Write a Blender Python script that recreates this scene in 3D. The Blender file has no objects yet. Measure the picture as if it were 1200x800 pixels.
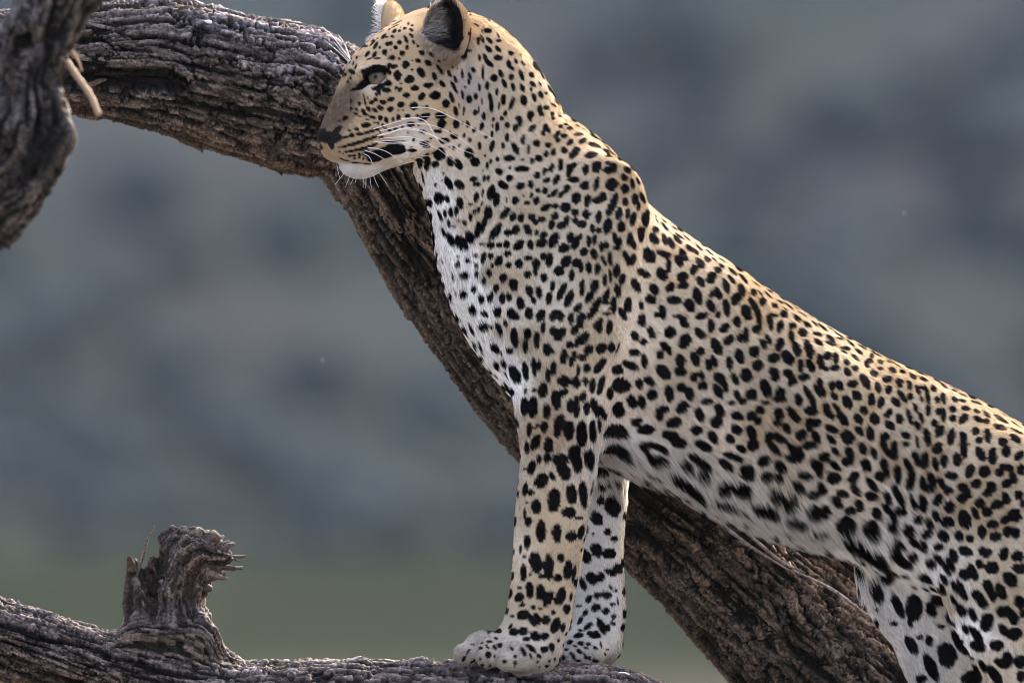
# Leopard standing on a dead tree in front of a hazy hillside.
import bpy, bmesh, math, random
import numpy as np
from mathutils import Vector, Matrix
from mathutils.bvhtree import BVHTree
R = math.radians
rng = np.random.default_rng(7)
random.seed(7)
sc = bpy.context.scene
col = sc.collection

# ------------------------------------------------------------------ camera
D = 13.333                      # metres from the lens to the leopard's midline (y = 0)
cam = bpy.data.cameras.new('camera')
cam.lens = 400.0; cam.sensor_width = 36.0
cam.clip_start = 0.5; cam.clip_end = 20000.0
cam.dof.use_dof = True; cam.dof.focus_distance = D + 0.02; cam.dof.aperture_fstop = 4.2
HAZE = 0.00011
camo = bpy.data.objects.new('camera', cam); col.objects.link(camo)
camo.location = (0.6, -D, 0.4); camo.rotation_euler = (R(90), 0, 0)
sc.camera = camo

# ------------------------------------------------------------------ light
SUN_DIR = Vector((0.42, 0.76, 0.50)).normalized()      # towards the sun: behind the cat, right, fairly low
w = bpy.data.worlds.new('World'); sc.world = w; w.use_nodes = True
nt = w.node_tree; bg = nt.nodes['Background']
sky = nt.nodes.new('ShaderNodeTexSky'); sky.sky_type = 'NISHITA'; sky.sun_disc = False
sky.sun_elevation = math.asin(SUN_DIR.z); sky.sun_rotation = math.atan2(SUN_DIR.x, SUN_DIR.y)
sky.air_density = 0.45; sky.dust_density = 8.0; sky.ozone_density = 0.0
nt.links.new(sky.outputs[0], bg.inputs[0]); bg.inputs[1].default_value = 0.15
sl = bpy.data.lights.new('sun', 'SUN'); sl.energy = 2.0; sl.angle = R(0.6); sl.color = (1.0, 0.92, 0.80)
so = bpy.data.objects.new('sun', sl); col.objects.link(so)
so.rotation_euler = (-SUN_DIR).to_track_quat('-Z', 'Y').to_euler(); so.location = (3, 8, 6)
vs = sc.view_settings
vs.view_transform = 'Standard'; vs.look = 'None'; vs.exposure = 3.3; vs.gamma = 1.0
sc.render.engine = 'CYCLES'
sc.cycles.use_denoising = True; sc.cycles.filter_width = 0.9
sc.cycles.max_bounces = 6; sc.cycles.diffuse_bounces = 3; sc.cycles.volume_bounces = 1
sc.cycles.transparent_max_bounces = 8
sc.cycles_curves.shape = 'RIBBONS'; sc.cycles_curves.subdivisions = 2

def W(px, py, y=0.0):
    """the point at depth y that lies under photo pixel (px, py); one pixel is one millimetre at y = 0"""
    k = (D + y) / D
    return np.array([0.6 + (px - 600) / 1000 * k, y, 0.4 + (400 - py) / 1000 * k])

# ------------------------------------------------------------------ small helpers
def tag(o, label=None, cat=None, group=None, kind=None):
    if label: o['label'] = label
    if cat: o['category'] = cat
    if group: o['group'] = group
    if kind: o['kind'] = kind
    return o
def empty(name, loc):
    o = bpy.data.objects.new(name, None); col.objects.link(o); o.location = loc; o.empty_display_size = 0.05
    return o
def mesh_obj(name, V, F, mat, parent=None, smooth=True):
    me = bpy.data.meshes.new(name)
    V = np.asarray(V, np.float32); F = np.asarray(F, np.int32)
    n, k = F.shape
    me.vertices.add(len(V)); me.vertices.foreach_set('co', V.ravel())
    me.loops.add(n * k); me.loops.foreach_set('vertex_index', F.ravel())
    me.polygons.add(n); me.polygons.foreach_set('loop_start', np.arange(n, dtype=np.int32) * k)
    me.update(calc_edges=True); me.validate()
    if smooth: me.polygons.foreach_set('use_smooth', np.ones(n, bool))
    if mat: me.materials.append(mat)
    o = bpy.data.objects.new(name, me); col.objects.link(o)
    if parent: o.parent = parent; o.matrix_parent_inverse = Matrix.Translation(-Vector(parent.location))
    return o
def set_attr(o, name, data, typ='FLOAT'):
    a = o.data.attributes.new(name, typ, 'POINT')
    if typ == 'FLOAT': a.data.foreach_set('value', np.asarray(data, np.float32).ravel())
    else:
        d = np.asarray(data, np.float32)
        if d.shape[1] == 3: d = np.hstack([d, np.ones((len(d), 1), np.float32)])
        a.data.foreach_set('color', d.ravel())
def node_mat(name):
    m = bpy.data.materials.new(name); m.use_nodes = True
    n = m.node_tree; b = n.nodes['Principled BSDF']
    return m, n, b
def NN(n, t, **kw):
    x = n.nodes.new(t)
    for k, v in kw.items(): setattr(x, k, v)
    return x
def srgb(r, g, b):
    f = lambda c: ((c / 255 + .055) / 1.055) ** 2.4 if c > 10 else c / 255 / 12.92
    return np.array([f(r), f(g), f(b)])
def smooth(a, b, x):
    t = np.clip((x - a) / (b - a), 0, 1); return t * t * (3 - 2 * t)

# ------------------------------------------------------------------ noise (numpy)
def _hash(*ix, seed=0):
    h = np.full(ix[0].shape, 374761393 * (seed + 1) & 0xFFFFFFFF, np.uint32)
    for k, i in enumerate(ix):
        h = (h ^ (i.astype(np.int64).astype(np.uint32) * np.uint32([0x9E3779B1, 0x85EBCA77, 0xC2B2AE3D][k]))) * np.uint32(0x27D4EB2F)
        h ^= h >> np.uint32(15)
    h *= np.uint32(0x2C1B3C6D); h ^= h >> np.uint32(12)
    return h.astype(np.float64) / 4294967296.0
def vnoise(P, seed=0):
    """value noise, -1..1, for (n, 2) or (n, 3) points"""
    P = np.asarray(P, np.float64); i = np.floor(P).astype(np.int64); f = P - i; u = f * f * f * (f * (f * 6 - 15) + 10)
    d = P.shape[1]; out = np.zeros(len(P))
    for c in range(1 << d):
        wgt = np.ones(len(P)); ix = []
        for k in range(d):
            b = (c >> k) & 1
            wgt *= u[:, k] if b else 1 - u[:, k]; ix.append(i[:, k] + b)
        out += wgt * _hash(*ix, seed=seed)
    return out * 2 - 1
def fbm(P, octv=4, seed=0, gain=0.5):
    a, s, out, tot = 1.0, 1.0, 0, 0
    for k in range(octv):
        out = out + a * vnoise(np.asarray(P) * s + 17.3 * k, seed + k); tot += a; a *= gain; s *= 2.03
    return out / tot
def voronoi2(P, per=None, jit=0.85, seed=0):
    """F1, F2, cell random, offset to the cell's point; period PER cells in the second coordinate"""
    i = np.floor(P).astype(np.int64); n = len(P)
    F1 = np.full(n, 9.0); F2 = np.full(n, 9.0); rid = np.zeros(n); dx = np.zeros((n, 2))
    for a in (-1, 0, 1):
        for b in (-1, 0, 1):
            ca, cb = i[:, 0] + a, i[:, 1] + b
            cw = cb % per if per else cb
            px = ca + 0.5 + jit * (_hash(ca, cw, seed=seed) - .5); py = cb + 0.5 + jit * (_hash(ca, cw, seed=seed + 5) - .5)
            ex, ey = P[:, 0] - px, P[:, 1] - py; d = np.hypot(ex, ey)
            near = d < F1
            F2 = np.where(near, F1, np.minimum(F2, d)); rid = np.where(near, _hash(ca, cw, seed=seed + 9), rid)
            dx[near, 0] = ex[near]; dx[near, 1] = ey[near]; F1 = np.where(near, d, F1)
    return F1, F2, rid, dx

# ------------------------------------------------------------------ implicit bodies
def catmull(P, n):
    """resample rows of P with a Catmull-Rom curve, n steps per span"""
    P = np.asarray(P, float); Q = np.vstack([2 * P[0] - P[1], P, 2 * P[-1] - P[-2]]); out = []
    for i in range(1, len(Q) - 2):
        for t in np.arange(n) / n:
            a, b, c, d = Q[i - 1], Q[i], Q[i + 1], Q[i + 2]
            out.append(.5 * (2 * b + (c - a) * t + (2 * a - 5 * b + 4 * c - d) * t * t + (3 * b - a - 3 * c + d) * t ** 3))
    out.append(P[-1]); return np.array(out)
class Limb:
    """generalised cylinder: rows of (x, y, z, h, w): centre, half height in the plane, half width along LAT"""
    def __init__(s, rows, k=0.015, n=5, lat=(0, 1, 0)):
        s.r = catmull(rows, n) if n > 1 else np.asarray(rows, float); s.k = k; s.lat = np.asarray(lat, float)
        m = np.maximum(s.r[:, 3], s.r[:, 4])[:, None]
        s.lo = (s.r[:, :3] - m).min(0); s.hi = (s.r[:, :3] + m).max(0)
    def dist(s, P):
        out = np.full(len(P), 1.0)
        for a, b in zip(s.r[:-1], s.r[1:]):
            m = max(a[3], a[4], b[3], b[4]) + s.k + .012
            lo = np.minimum(a[:3], b[:3]) - m; hi = np.maximum(a[:3], b[:3]) + m
            ix = np.nonzero(((P > lo) & (P < hi)).all(1))[0]
            if not len(ix): continue
            Q = P[ix]; ab = b[:3] - a[:3]; t = np.clip((Q - a[:3]) @ ab / max(ab @ ab, 1e-12), 0, 1)
            d = Q - a[:3] - t[:, None] * ab; v = d @ s.lat; u2 = np.maximum((d * d).sum(1) - v * v, 0)
            h = a[3] + (b[3] - a[3]) * t; wd = a[4] + (b[4] - a[4]) * t
            k0 = np.sqrt(u2 / h ** 2 + v * v / wd ** 2); k1 = np.sqrt(u2 / h ** 4 + v * v / wd ** 4) + 1e-9
            out[ix] = np.minimum(out[ix], k0 * (k0 - 1) / k1)
        return out
class Ball:
    """ellipsoid: centre, three radii, optional rotation matrix; op '+' joins, '-' cuts"""
    def __init__(s, c, r, M=None, k=0.01, op='+'):
        s.c = np.asarray(c, float); s.rad = np.asarray(r, float); s.M = np.eye(3) if M is None else np.asarray(M); s.k = k; s.op = op
        m = s.rad.max(); s.lo = s.c - m; s.hi = s.c + m
    def dist(s, P):
        q = (P - s.c) @ s.M.T
        k0 = np.sqrt(((q / s.rad) ** 2).sum(1)); k1 = np.sqrt(((q / s.rad ** 2) ** 2).sum(1)) + 1e-9
        return k0 * (k0 - 1) / k1
class Shell:
    """outer ellipsoid hollowed by an inner one (an ear cup)"""
    def __init__(s, outer, inner, k=0.006):
        s.a, s.b, s.k = outer, inner, k; s.op = '+'; s.lo, s.hi = outer.lo, outer.hi
    def dist(s, P):
        a = s.a.dist(P); b = -s.b.dist(P); h = np.maximum(.003 - np.abs(a - b), 0) / .003
        return np.maximum(a, b) + h * h * .003 / 4
def field(prims, P):
    F = np.full(len(P), 1.0)
    for p in prims:
        m = p.k + .012
        ix = np.nonzero(((P > p.lo - m) & (P < p.hi + m)).all(1))[0]
        if not len(ix): continue
        d = p.dist(P[ix]); f = F[ix]; k = p.k
        if getattr(p, 'op', '+') == '+':
            h = np.maximum(k - np.abs(f - d), 0) / k; F[ix] = np.minimum(f, d) - h * h * k / 4
        else:
            d = -d; h = np.maximum(k - np.abs(f - d), 0) / k; F[ix] = np.maximum(f, d) + h * h * k / 4
    return F
def surface_nets(prims, gx, gy, gz, project=2, B=6):
    """quads of the zero surface of the joined prims on a rectilinear grid"""
    nx, ny, nz = len(gx), len(gy), len(gz)
    F = np.ones((nx, ny, nz), np.float32)
    bx = list(range(0, nx, B)); by = list(range(0, ny, B)); bz = list(range(0, nz, B))
    c = lambda g, b: np.array([(g[i] + g[min(i + B, len(g) - 1)]) / 2 for i in b])
    e = lambda g, b: np.array([(g[min(i + B, len(g) - 1)] - g[i]) / 2 for i in b])
    C = np.stack(np.meshgrid(c(gx, bx), c(gy, by), c(gz, bz), indexing='ij'), -1).reshape(-1, 3)
    E = np.stack(np.meshgrid(e(gx, bx), e(gy, by), e(gz, bz), indexing='ij'), -1).reshape(-1, 3)
    FC = field(prims, C); reach = np.linalg.norm(E, axis=1) * 1.35 + .008
    act = np.abs(FC) < reach; sgn = FC
    ids = np.stack(np.meshgrid(bx, by, bz, indexing='ij'), -1).reshape(-1, 3)
    for k in np.nonzero((sgn < 0) & ~act)[0]:
        i, j, l = ids[k]; F[i:i + B, j:j + B, l:l + B] = -1
    blocks = ids[act]; o = np.arange(B); off = np.stack(np.meshgrid(o, o, o, indexing='ij'), -1).reshape(-1, 3)
    G = (blocks[:, None] + off[None]).reshape(-1, 3)
    G = G[(G[:, 0] < nx) & (G[:, 1] < ny) & (G[:, 2] < nz)]
    P = np.stack([gx[G[:, 0]], gy[G[:, 1]], gz[G[:, 2]]], 1)
    for s in range(0, len(P), 400000):
        q = G[s:s + 400000]; F[q[:, 0], q[:, 1], q[:, 2]] = field(prims, P[s:s + 400000])
    neg = F < 0
    cnt = np.zeros((nx - 1, ny - 1, nz - 1), np.int8)
    for a in (0, 1):
        for b in (0, 1):
            for d in (0, 1): cnt += neg[a:nx - 1 + a, b:ny - 1 + b, d:nz - 1 + d]
    cell = np.stack(np.nonzero((cnt > 0) & (cnt < 8)), 1); n = len(cell)
    idx = np.full(cnt.shape, -1, np.int32); idx[cell[:, 0], cell[:, 1], cell[:, 2]] = np.arange(n)
    acc = np.zeros((n, 3)); num = np.zeros(n)
    cs = [(a, b, d) for a in (0, 1) for b in (0, 1) for d in (0, 1)]
    val = {c_: F[cell[:, 0] + c_[0], cell[:, 1] + c_[1], cell[:, 2] + c_[2]].astype(float) for c_ in cs}
    pos = {c_: np.stack([gx[cell[:, 0] + c_[0]], gy[cell[:, 1] + c_[1]], gz[cell[:, 2] + c_[2]]], 1) for c_ in cs}
    for a in cs:
        for k in range(3):
            if a[k]: continue
            b = list(a); b[k] = 1; b = tuple(b); va, vb = val[a], val[b]
            m = (va < 0) != (vb < 0); t = np.where(m, va / np.where(m, va - vb, 1), 0)
            acc[m] += (pos[a] + t[:, None] * (pos[b] - pos[a]))[m]; num[m] += 1
    V = acc / num[:, None]
    quads = []
    for ax in range(3):
        sl_a = [slice(None)] * 3; sl_b = [slice(None)] * 3
        sl_a[ax] = slice(0, -1); sl_b[ax] = slice(1, None)
        na, nb = neg[tuple(sl_a)], neg[tuple(sl_b)]
        e_ = np.stack(np.nonzero(na != nb), 1); o1, o2 = [(1, 2), (2, 0), (0, 1)][ax]
        ok = (e_[:, o1] > 0) & (e_[:, o2] > 0) & (e_[:, o1] < cnt.shape[o1]) & (e_[:, o2] < cnt.shape[o2]); e_ = e_[ok]
        q = []
        for s1, s2 in ((1, 1), (0, 1), (0, 0), (1, 0)):
            t = e_.copy(); t[:, o1] -= s1; t[:, o2] -= s2; q.append(idx[t[:, 0], t[:, 1], t[:, 2]])
        q = np.stack(q, 1); fl = ~na[e_[:, 0], e_[:, 1], e_[:, 2]]; q[fl] = q[fl][:, ::-1]; quads.append(q)
    Q = np.vstack(quads); Q = Q[(Q >= 0).all(1)]
    h = 4e-4
    for _ in range(project):
        f0 = field(prims, V); g = np.stack([field(prims, V + h * np.eye(3)[k]) - field(prims, V - h * np.eye(3)[k]) for k in range(3)], 1) / (2 * h)
        g2 = (g * g).sum(1) + 1e-6; stp = np.clip(f0 / np.maximum(g2, .2), -.002, .002); V = V - g * stp[:, None]
    return V, Q
def vert_normals(V, Q):
    n = np.cross(V[Q[:, 2]] - V[Q[:, 0]], V[Q[:, 3]] - V[Q[:, 1]]); N = np.zeros_like(V)
    for k in range(4):
        for d in range(3): N[:, d] += np.bincount(Q[:, k], n[:, d], len(V))
    return N / (np.linalg.norm(N, axis=1, keepdims=True) + 1e-12)
# ------------------------------------------------------------------ ground, hillside, far bush, air
def hill_z(x, y):
    P = np.stack([x, y], -1).reshape(-1, 2)
    t = np.maximum(y - 150, 0); ramp = np.where(t < 70, t * t / 140, t - 35) * .90      # foot of a mountainside, made steep enough to shade itself
    base = -2.6 + 640 * (1 - np.exp(-ramp / 640 - (ramp / 640) ** 4))  # unseen mountain height, raised to cast shade over slope and valley floor
    n = 14.0 * fbm(P / 160.0, 3, 41).reshape(x.shape) * smooth(230, 500, y) + 1.6 * fbm(P / 22.0, 3, 42).reshape(x.shape) * smooth(170, 260, y) + .05 * fbm(P / 1.5, 2, 43).reshape(x.shape)
    back = 35 * smooth(-300, -1200, y)
    return base + n + back
_gy = np.concatenate([np.linspace(-1500, -60, 40)[:-1], np.linspace(-60, 90, 60)[:-1], np.linspace(90, 330, 160)[:-1], np.linspace(330, 900, 70)[:-1], np.linspace(900, 1800, 20)])
_u = np.linspace(-1, 1, 161); _gx = np.sign(_u) * (np.abs(_u) ** 2.2) * 1500
GX, GY = np.meshgrid(_gx, _gy); GZ = hill_z(GX, GY)
ny_, nx_ = GX.shape; ii = np.arange(ny_ * nx_).reshape(ny_, nx_)
Qg = np.stack([ii[:-1, :-1], ii[:-1, 1:], ii[1:, 1:], ii[1:, :-1]], -1).reshape(-1, 4)
m_gr, n_, b_ = node_mat('dry hillside')
tc = NN(n_, 'ShaderNodeTexCoord')
def nz(scale, det=3, seed=0.0):
    mp = NN(n_, 'ShaderNodeMapping'); mp.inputs['Location'].default_value = (seed, seed * .7, 0); n_.links.new(tc.outputs['Object'], mp.inputs[0])
    t = NN(n_, 'ShaderNodeTexNoise'); t.inputs['Scale'].default_value = scale; t.inputs['Detail'].default_value = det; n_.links.new(mp.outputs[0], t.inputs['Vector']); return t.outputs['Fac']
def mixc(f, a, b, lo=.4, hi=.6):
    r = NN(n_, 'ShaderNodeMapRange', interpolation_type='SMOOTHSTEP'); r.inputs[1].default_value = lo; r.inputs[2].default_value = hi; n_.links.new(f, r.inputs[0])
    m = NN(n_, 'ShaderNodeMix', data_type='RGBA'); n_.links.new(r.outputs[0], m.inputs[0])
    for s, v in ((6, a), (7, b)):
        if isinstance(v, tuple): m.inputs[s].default_value = (*v, 1)
        else: n_.links.new(v, m.inputs[s])
    return m.outputs[2]
c1 = mixc(nz(.10, 3), (.029, .037, .035), (.050, .054, .052), .30, .76)
c2 = mixc(nz(.13, 2, 31), c1, (.048, .042, .046), .40, .80)
c3 = mixc(nz(.12, 2, 77), c2, (.026, .036, .040), .38, .80)
sx = NN(n_, 'ShaderNodeSeparateXYZ'); n_.links.new(tc.outputs['Object'], sx.inputs[0])
c3 = mixc(sx.outputs['Y'], mixc(nz(.09, 2, 13), (.011, .0155, .0085), (.017, .021, .013)), c3, 122, 196)      # greener grass on the flat at the foot of the slope
c3 = mixc(sx.outputs['Y'], (.11, .10, .088), c3, 55, 100)      # unseen bare dust under the tree, added against green bounce on the belly
c4 = mixc(nz(3.0, 4, 5), c3, (.045, .048, .038), .5, .85)
n_.links.new(c4, b_.inputs['Base Color']); b_.inputs['Roughness'].default_value = 1.0; b_.inputs['Specular IOR Level'].default_value = 0.0
ground = mesh_obj('ground', np.stack([GX, GY, GZ], -1).reshape(-1, 3), Qg, m_gr); ground['kind'] = 'structure'
# thorn bush that covers the slope: too many and too far to count
r2 = np.random.default_rng(21)
bm = bmesh.new(); bmesh.ops.create_icosphere(bm, subdivisions=2, radius=1.0)
bv = np.array([v.co[:] for v in bm.verts]); bf = np.array([[v.index for v in f.verts] for f in bm.faces]); bm.free()
Vs, Fs, off = [], [], 0
nb = 0
while nb < 1800:
    y = r2.uniform(150, 290); x = r2.uniform(-.11, .11) * (y + 60)
    s = r2.uniform(.3, .85); z = hill_z(np.array([x]), np.array([y]))[0]
    q = bv * (1 + .35 * fbm(bv * 2.3 + r2.uniform(0, 99, 3), 2, 3)[:, None]); q = q * np.array([s, s, s * r2.uniform(.6, .95)]) + np.array([x, y, z + s * .35])
    Vs.append(q); Fs.append(bf + off); off += len(bv); nb += 1
m_bu, n_, b_ = node_mat('thorn bush'); tc = NN(n_, 'ShaderNodeTexCoord')
n_.links.new(mixc(nz(.6, 4), (.028, .036, .036), (.040, .047, .046)), b_.inputs['Base Color']); b_.inputs['Roughness'].default_value = 1.0; b_.inputs['Specular IOR Level'].default_value = 0.0
bush = mesh_obj('bushland', np.vstack(Vs), np.vstack(Fs), m_bu); bush['kind'] = 'stuff'
# the air between: one even box of thin haze round everything
zt = float(GZ.max()) + 3; zb = float(GZ.min()) - 1
bm = bmesh.new(); bmesh.ops.create_cube(bm, size=1)
for v_ in bm.verts: v_.co = Vector((v_.co.x * 3020, -1510 + (v_.co.y + .5) * 3320, zb + (v_.co.z + .5) * (zt - zb)))
me = bpy.data.meshes.new('haze'); bm.to_mesh(me); bm.free()
m_hz = bpy.data.materials.new('haze'); m_hz.use_nodes = True; nh = m_hz.node_tree; nh.nodes.clear()
oh = nh.nodes.new('ShaderNodeOutputMaterial'); pv = nh.nodes.new('ShaderNodeVolumePrincipled'); pv.inputs['Color'].default_value = (.62, .76, .96, 1); pv.inputs['Density'].default_value = HAZE
pv.inputs['Anisotropy'].default_value = 0.0
nh.links.new(pv.outputs[0], oh.inputs['Volume']); me.materials.append(m_hz)
haze = bpy.data.objects.new('haze', me); col.objects.link(haze); haze['kind'] = 'stuff'
# ------------------------------------------------------------------ the leopard's body
YAW = R(22); HO = np.array([540, 110])
HF = np.array([-math.cos(YAW), -math.sin(YAW), 0]); HR = np.array([-math.sin(YAW), math.cos(YAW), 0]); HZ = np.array([0, 0, 1.0])
def Hm(px, py, b=0.0):
    """a point of the turned head: shows at (px, py), b metres to the side of the head's own midline (minus = towards the lens)"""
    y = 0.0
    for _ in range(3):
        p = W(px, py, y); a = (W(HO[0], 0, 0)[0] - p[0] - b * math.sin(YAW)) / math.cos(YAW); y = -a * math.sin(YAW) + b * math.cos(YAW)
    return W(px, py, y)
def hrot(pitch):
    """rows: head axes (forward, side, up) pitched nose-down by PITCH degrees"""
    c, s = math.cos(R(pitch)), math.sin(R(pitch))
    f = HF * c - HZ * s; u = HF * s + HZ * c
    return np.stack([f, HR, u])
def hrot_y(d):
    c, s = math.cos(R(d)), math.sin(R(d)); return np.array([[c, 0, s], [0, 1, 0], [-s, 0, c]])
def sec(A, B, y, wd, inset=0.0):
    a, b = W(*A, y), W(*B, y); m = (a + b) / 2; return [*m, np.linalg.norm(a - b) / 2 - inset, wd]
def hsec(A, B, wd, inset=0.001):
    a, b = Hm(*A), Hm(*B); m = (a + b) / 2; return [*m, np.linalg.norm(a - b) / 2 - inset, wd]

body = []
# trunk: neck, chest, barrel, loin, rump: (top, bottom, half width)
trunk = [((562, 16), (470, 172), .060), ((592, 31), (490, 190), .066), ((618, 62), (500, 216), .070), ((641, 98), (510, 246), .074),
         ((664, 134), (520, 278), .082), ((700, 158), (527, 312), .092), ((732, 186), (533, 352), .098), ((757, 230), (548, 400), .104),
         ((790, 260), (584, 454), .108), ((826, 284), (645, 514), .112), ((866, 309), (705, 545), .115), ((908, 339), (764, 566), .116),
         ((954, 368), (822, 596), .113), ((1002, 395), (876, 618), .107), ((1050, 420), (930, 634), .100), ((1100, 442), (985, 648), .098),
         ((1150, 465), (1040, 672), .102), ((1197, 492), (1095, 700), .106), ((1245, 530), (1140, 720), .104), ((1290, 585), (1190, 725), .092), ((1318, 650), (1240, 715), .06)]
body.append(Limb([sec(a, b, 0, w_, .004) for a, b, w_ in trunk], k=.02, n=4))
for sd in (-1, 1):
    # shoulder blade and upper arm, ribs behind the elbow, thigh
    body.append(Ball(W(695, 262, sd * .070), (.055, .028, .080), hrot_y(-28), k=.04))
    body.append(Ball(W(668, 370, sd * .080), (.066, .034, .090), k=.04))
    body.append(Limb([sec(a, b, y * -sd, w_) for a, b, y, w_ in [((748, 268), (690, 268), -.088, .030), ((750, 320), (650, 320), -.094, .040), ((741, 385), (625, 385), -.096, .044), ((727, 440), (612, 445), -.092, .044), ((712, 480), (612, 485), -.086, .042)]], k=.012, n=3))
    body.append(Ball(W(905, 470, sd * .07), (.12, .048, .07), k=.02))
fore = lambda pts: Limb([sec(a, b, y, w_, .001) for a, b, y, w_ in pts], k=.018, n=4)
body.append(fore([((735, 385), (588, 412), -.084, .046), ((716, 455), (601, 470), -.082, .044), ((706, 505), (608, 520), -.076, .042),
                  ((699, 550), (608, 558), -.072, .038), ((691, 600), (602, 602), -.069, .035), ((684, 650), (600, 648), -.066, .033), ((676, 690), (597, 686), -.064, .033),
                  ((671, 722), (592, 716), -.062, .035), ((660, 752), (584, 750), -.060, .037), ((650, 768), (588, 772), -.060, .036)]))
body.append(fore([((735, 430), (640, 440), .080, .042), ((736, 500), (648, 500), .074, .040), ((736, 548), (652, 548), .068, .036), ((735, 595), (660, 592), .064, .033), ((732, 645), (662, 640), .060, .031),
                  ((733, 690), (667, 686), .058, .031), ((735, 722), (670, 716), .056, .033), ((727, 748), (668, 742), .054, .035), ((708, 768), (664, 762), .052, .034)]))
# fore paws: heel, back of the paw and four toes each
def paw(dx, dy, y):
    P = lambda px, py, yy, rx, ry, rz, k=.008, M=None: body.append(Ball(W(px + dx, py + dy, y + yy), (rx, ry, rz), M, k=k))
    P(630, 764, 0, .024, .034, .022, .012)                       # heel and wrist pad
    P(604, 760, 0, .030, .036, .022, .014)                       # back of the paw
    P(613, 771, -.036, .023, .0155, .0180, .0065)                # outer toe, nearest the lens on the near paw
    P(588, 764, -.020, .026, .0150, .0190, .0065, hrot_y(-10)); P(574, 771, -.020, .0165, .0140, .0145, .004)
    P(572, 760, .010, .027, .0150, .0185, .0065, hrot_y(-12)); P(549, 769, .010, .0175, .0145, .0145, .004)
    P(586, 765, .036, .024, .0140, .0175, .005); P(566, 772, .037, .014, .0125, .012, .004)
    P(597, 777, -.038, .0150, .0140, .0125, .004)
paw(0, -3, -.062); paw(75, -6, .054)
# hind legs
hind = lambda pts: Limb([sec(a, b, y, w_, .003) for a, b, y, w_ in pts], k=.025, n=4)
body.append(hind([((1270, 585), (1110, 590), -.060, .050), ((1300, 640), (1092, 650), -.068, .054), ((1296, 690), (1106, 695), -.074, .050), ((1290, 745), (1134, 742), -.076, .044),
                  ((1284, 810), (1164, 800), -.076, .038), ((1290, 870), (1208, 866), -.074, .031), ((1302, 925), (1242, 925), -.072, .026), ((1290, 985), (1238, 985), -.068, .024), ((1276, 1035), (1222, 1035), -.066, .028)]))
body.append(hind([((1200, 600), (1002, 620), .045, .050), ((1196, 660), (1000, 665), .058, .050), ((1188, 720), (1034, 720), .064, .046), ((1178, 775), (1056, 772), .066, .040),
                  ((1176, 830), (1088, 826), .066, .033), ((1190, 890), (1128, 888), .064, .027), ((1186, 960), (1134, 958), .060, .025), ((1174, 1010), (1120, 1010), .058, .028)]))
for bx, bz, y in ((1235, 1050, -.064), (1132, 1024, .058)):
    body.append(Ball(W(bx, bz, y), (.05, .034, .022), k=.015))
    for q, yy in enumerate((-.03, -.01, .011, .03)): body.append(Ball(W(bx - 38 - 8 * (q in (1, 2)), bz + 4, y + yy), (.022, .0125, .017), k=.006))
body.append(Limb([[*W(1300, 610, 0), .036, .036], [*W(1345, 680, 0), .030, .030], [*W(1375, 780, .01), .026, .026], [*W(1400, 900, .02), .024, .024], [*W(1450, 990, .02), .022, .022], [*W(1520, 1020, .02), .018, .018]], k=.03, n=3))

# head
H = []
hl = lambda rows, k, n=4: H.append(Limb([[*Hm(x, y), r / 1000, w_ / 1000] for x, y, r, w_ in rows], k=k, n=n, lat=HR))
hl([(545, 78, 54, 58), (504, 73, 50, 60), (480, 71, 45, 56), (467, 71, 40, 50), (449, 76, 32, 42), (431, 85.5, 26, 33), (419, 104, 22, 26), (405, 126, 18, 21.5), (392, 146, 14, 18), (385.5, 156, 11, 14)], .014)
hl([(406, 172, 16, 18), (425, 166, 21, 28), (455, 154, 28, 40), (485, 138, 40, 50), (515, 125, 50, 57), (550, 115, 56, 60)], .016)
for sd in (-1, 1):
    H.append(Ball(Hm(492 + 17, 118, -.047) if sd < 0 else Hm(492 - 21, 118, .047), (.050, .026, .046), hrot(0), k=.02))      # cheek bone
    H.append(Ball(Hm(480, 150, -.038) if sd < 0 else Hm(450, 150, .038), (.050, .022, .034), hrot(20), k=.02))               # jaw muscle
def hball(px, py, b, rad, pitch=0, k=.008, op='+', both=True):
    p = Hm(px, py, -abs(b)); q = p + 2 * abs(b) * HR
    H.append(Ball(p, rad, hrot(pitch), k, op))
    if both and b: H.append(Ball(q, rad, hrot(pitch), k, op))
hball(420, 166, .017, (.034, .019, .021), 12, .010)          # whisker pads
hball(404, 172, .012, (.018, .013, .017), 20, .008)
hball(440, 170, .026, (.030, .014, .020), 0, .012)
H.append(Ball(Hm(423, 190), (.027, .020, .019), hrot(8), k=.004))   # chin
H.append(Limb([[*Hm(424, 191), .015, .019], [*Hm(450, 184), .015, .027], [*Hm(480, 168), .020, .038], [*Hm(510, 140), .03, .045]], k=.008, n=3, lat=HR))
hball(452, 104, .029, (.030, .017, .020), 20, .016)          # cheek below the eye
hball(432, 132, .017, (.034, .017, .024), 30, .014)
hball(468, 98, .040, (.026, .013, .018), 10, .014)
hball(436, 80, .0285, (.020, .0100, .0070), 16, .010)        # brow
hball(454, 83, .036, (.016, .010, .008), -16, .010)
hball(442.5, 91, .0365, (.0125, .0115, .0078), 18, .005, '-')   # eye socket
hball(424, 101, .030, (.010, .0055, .0035), 38, .006, '-')      # inner corner of the eye
# nose leather and nostrils
H.append(Ball(Hm(383, 160), (.011, .014, .010), hrot(35), k=.006))
hball(390, 162, .0125, (.006, .0035, .0028), 40, .003, '-')
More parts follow.
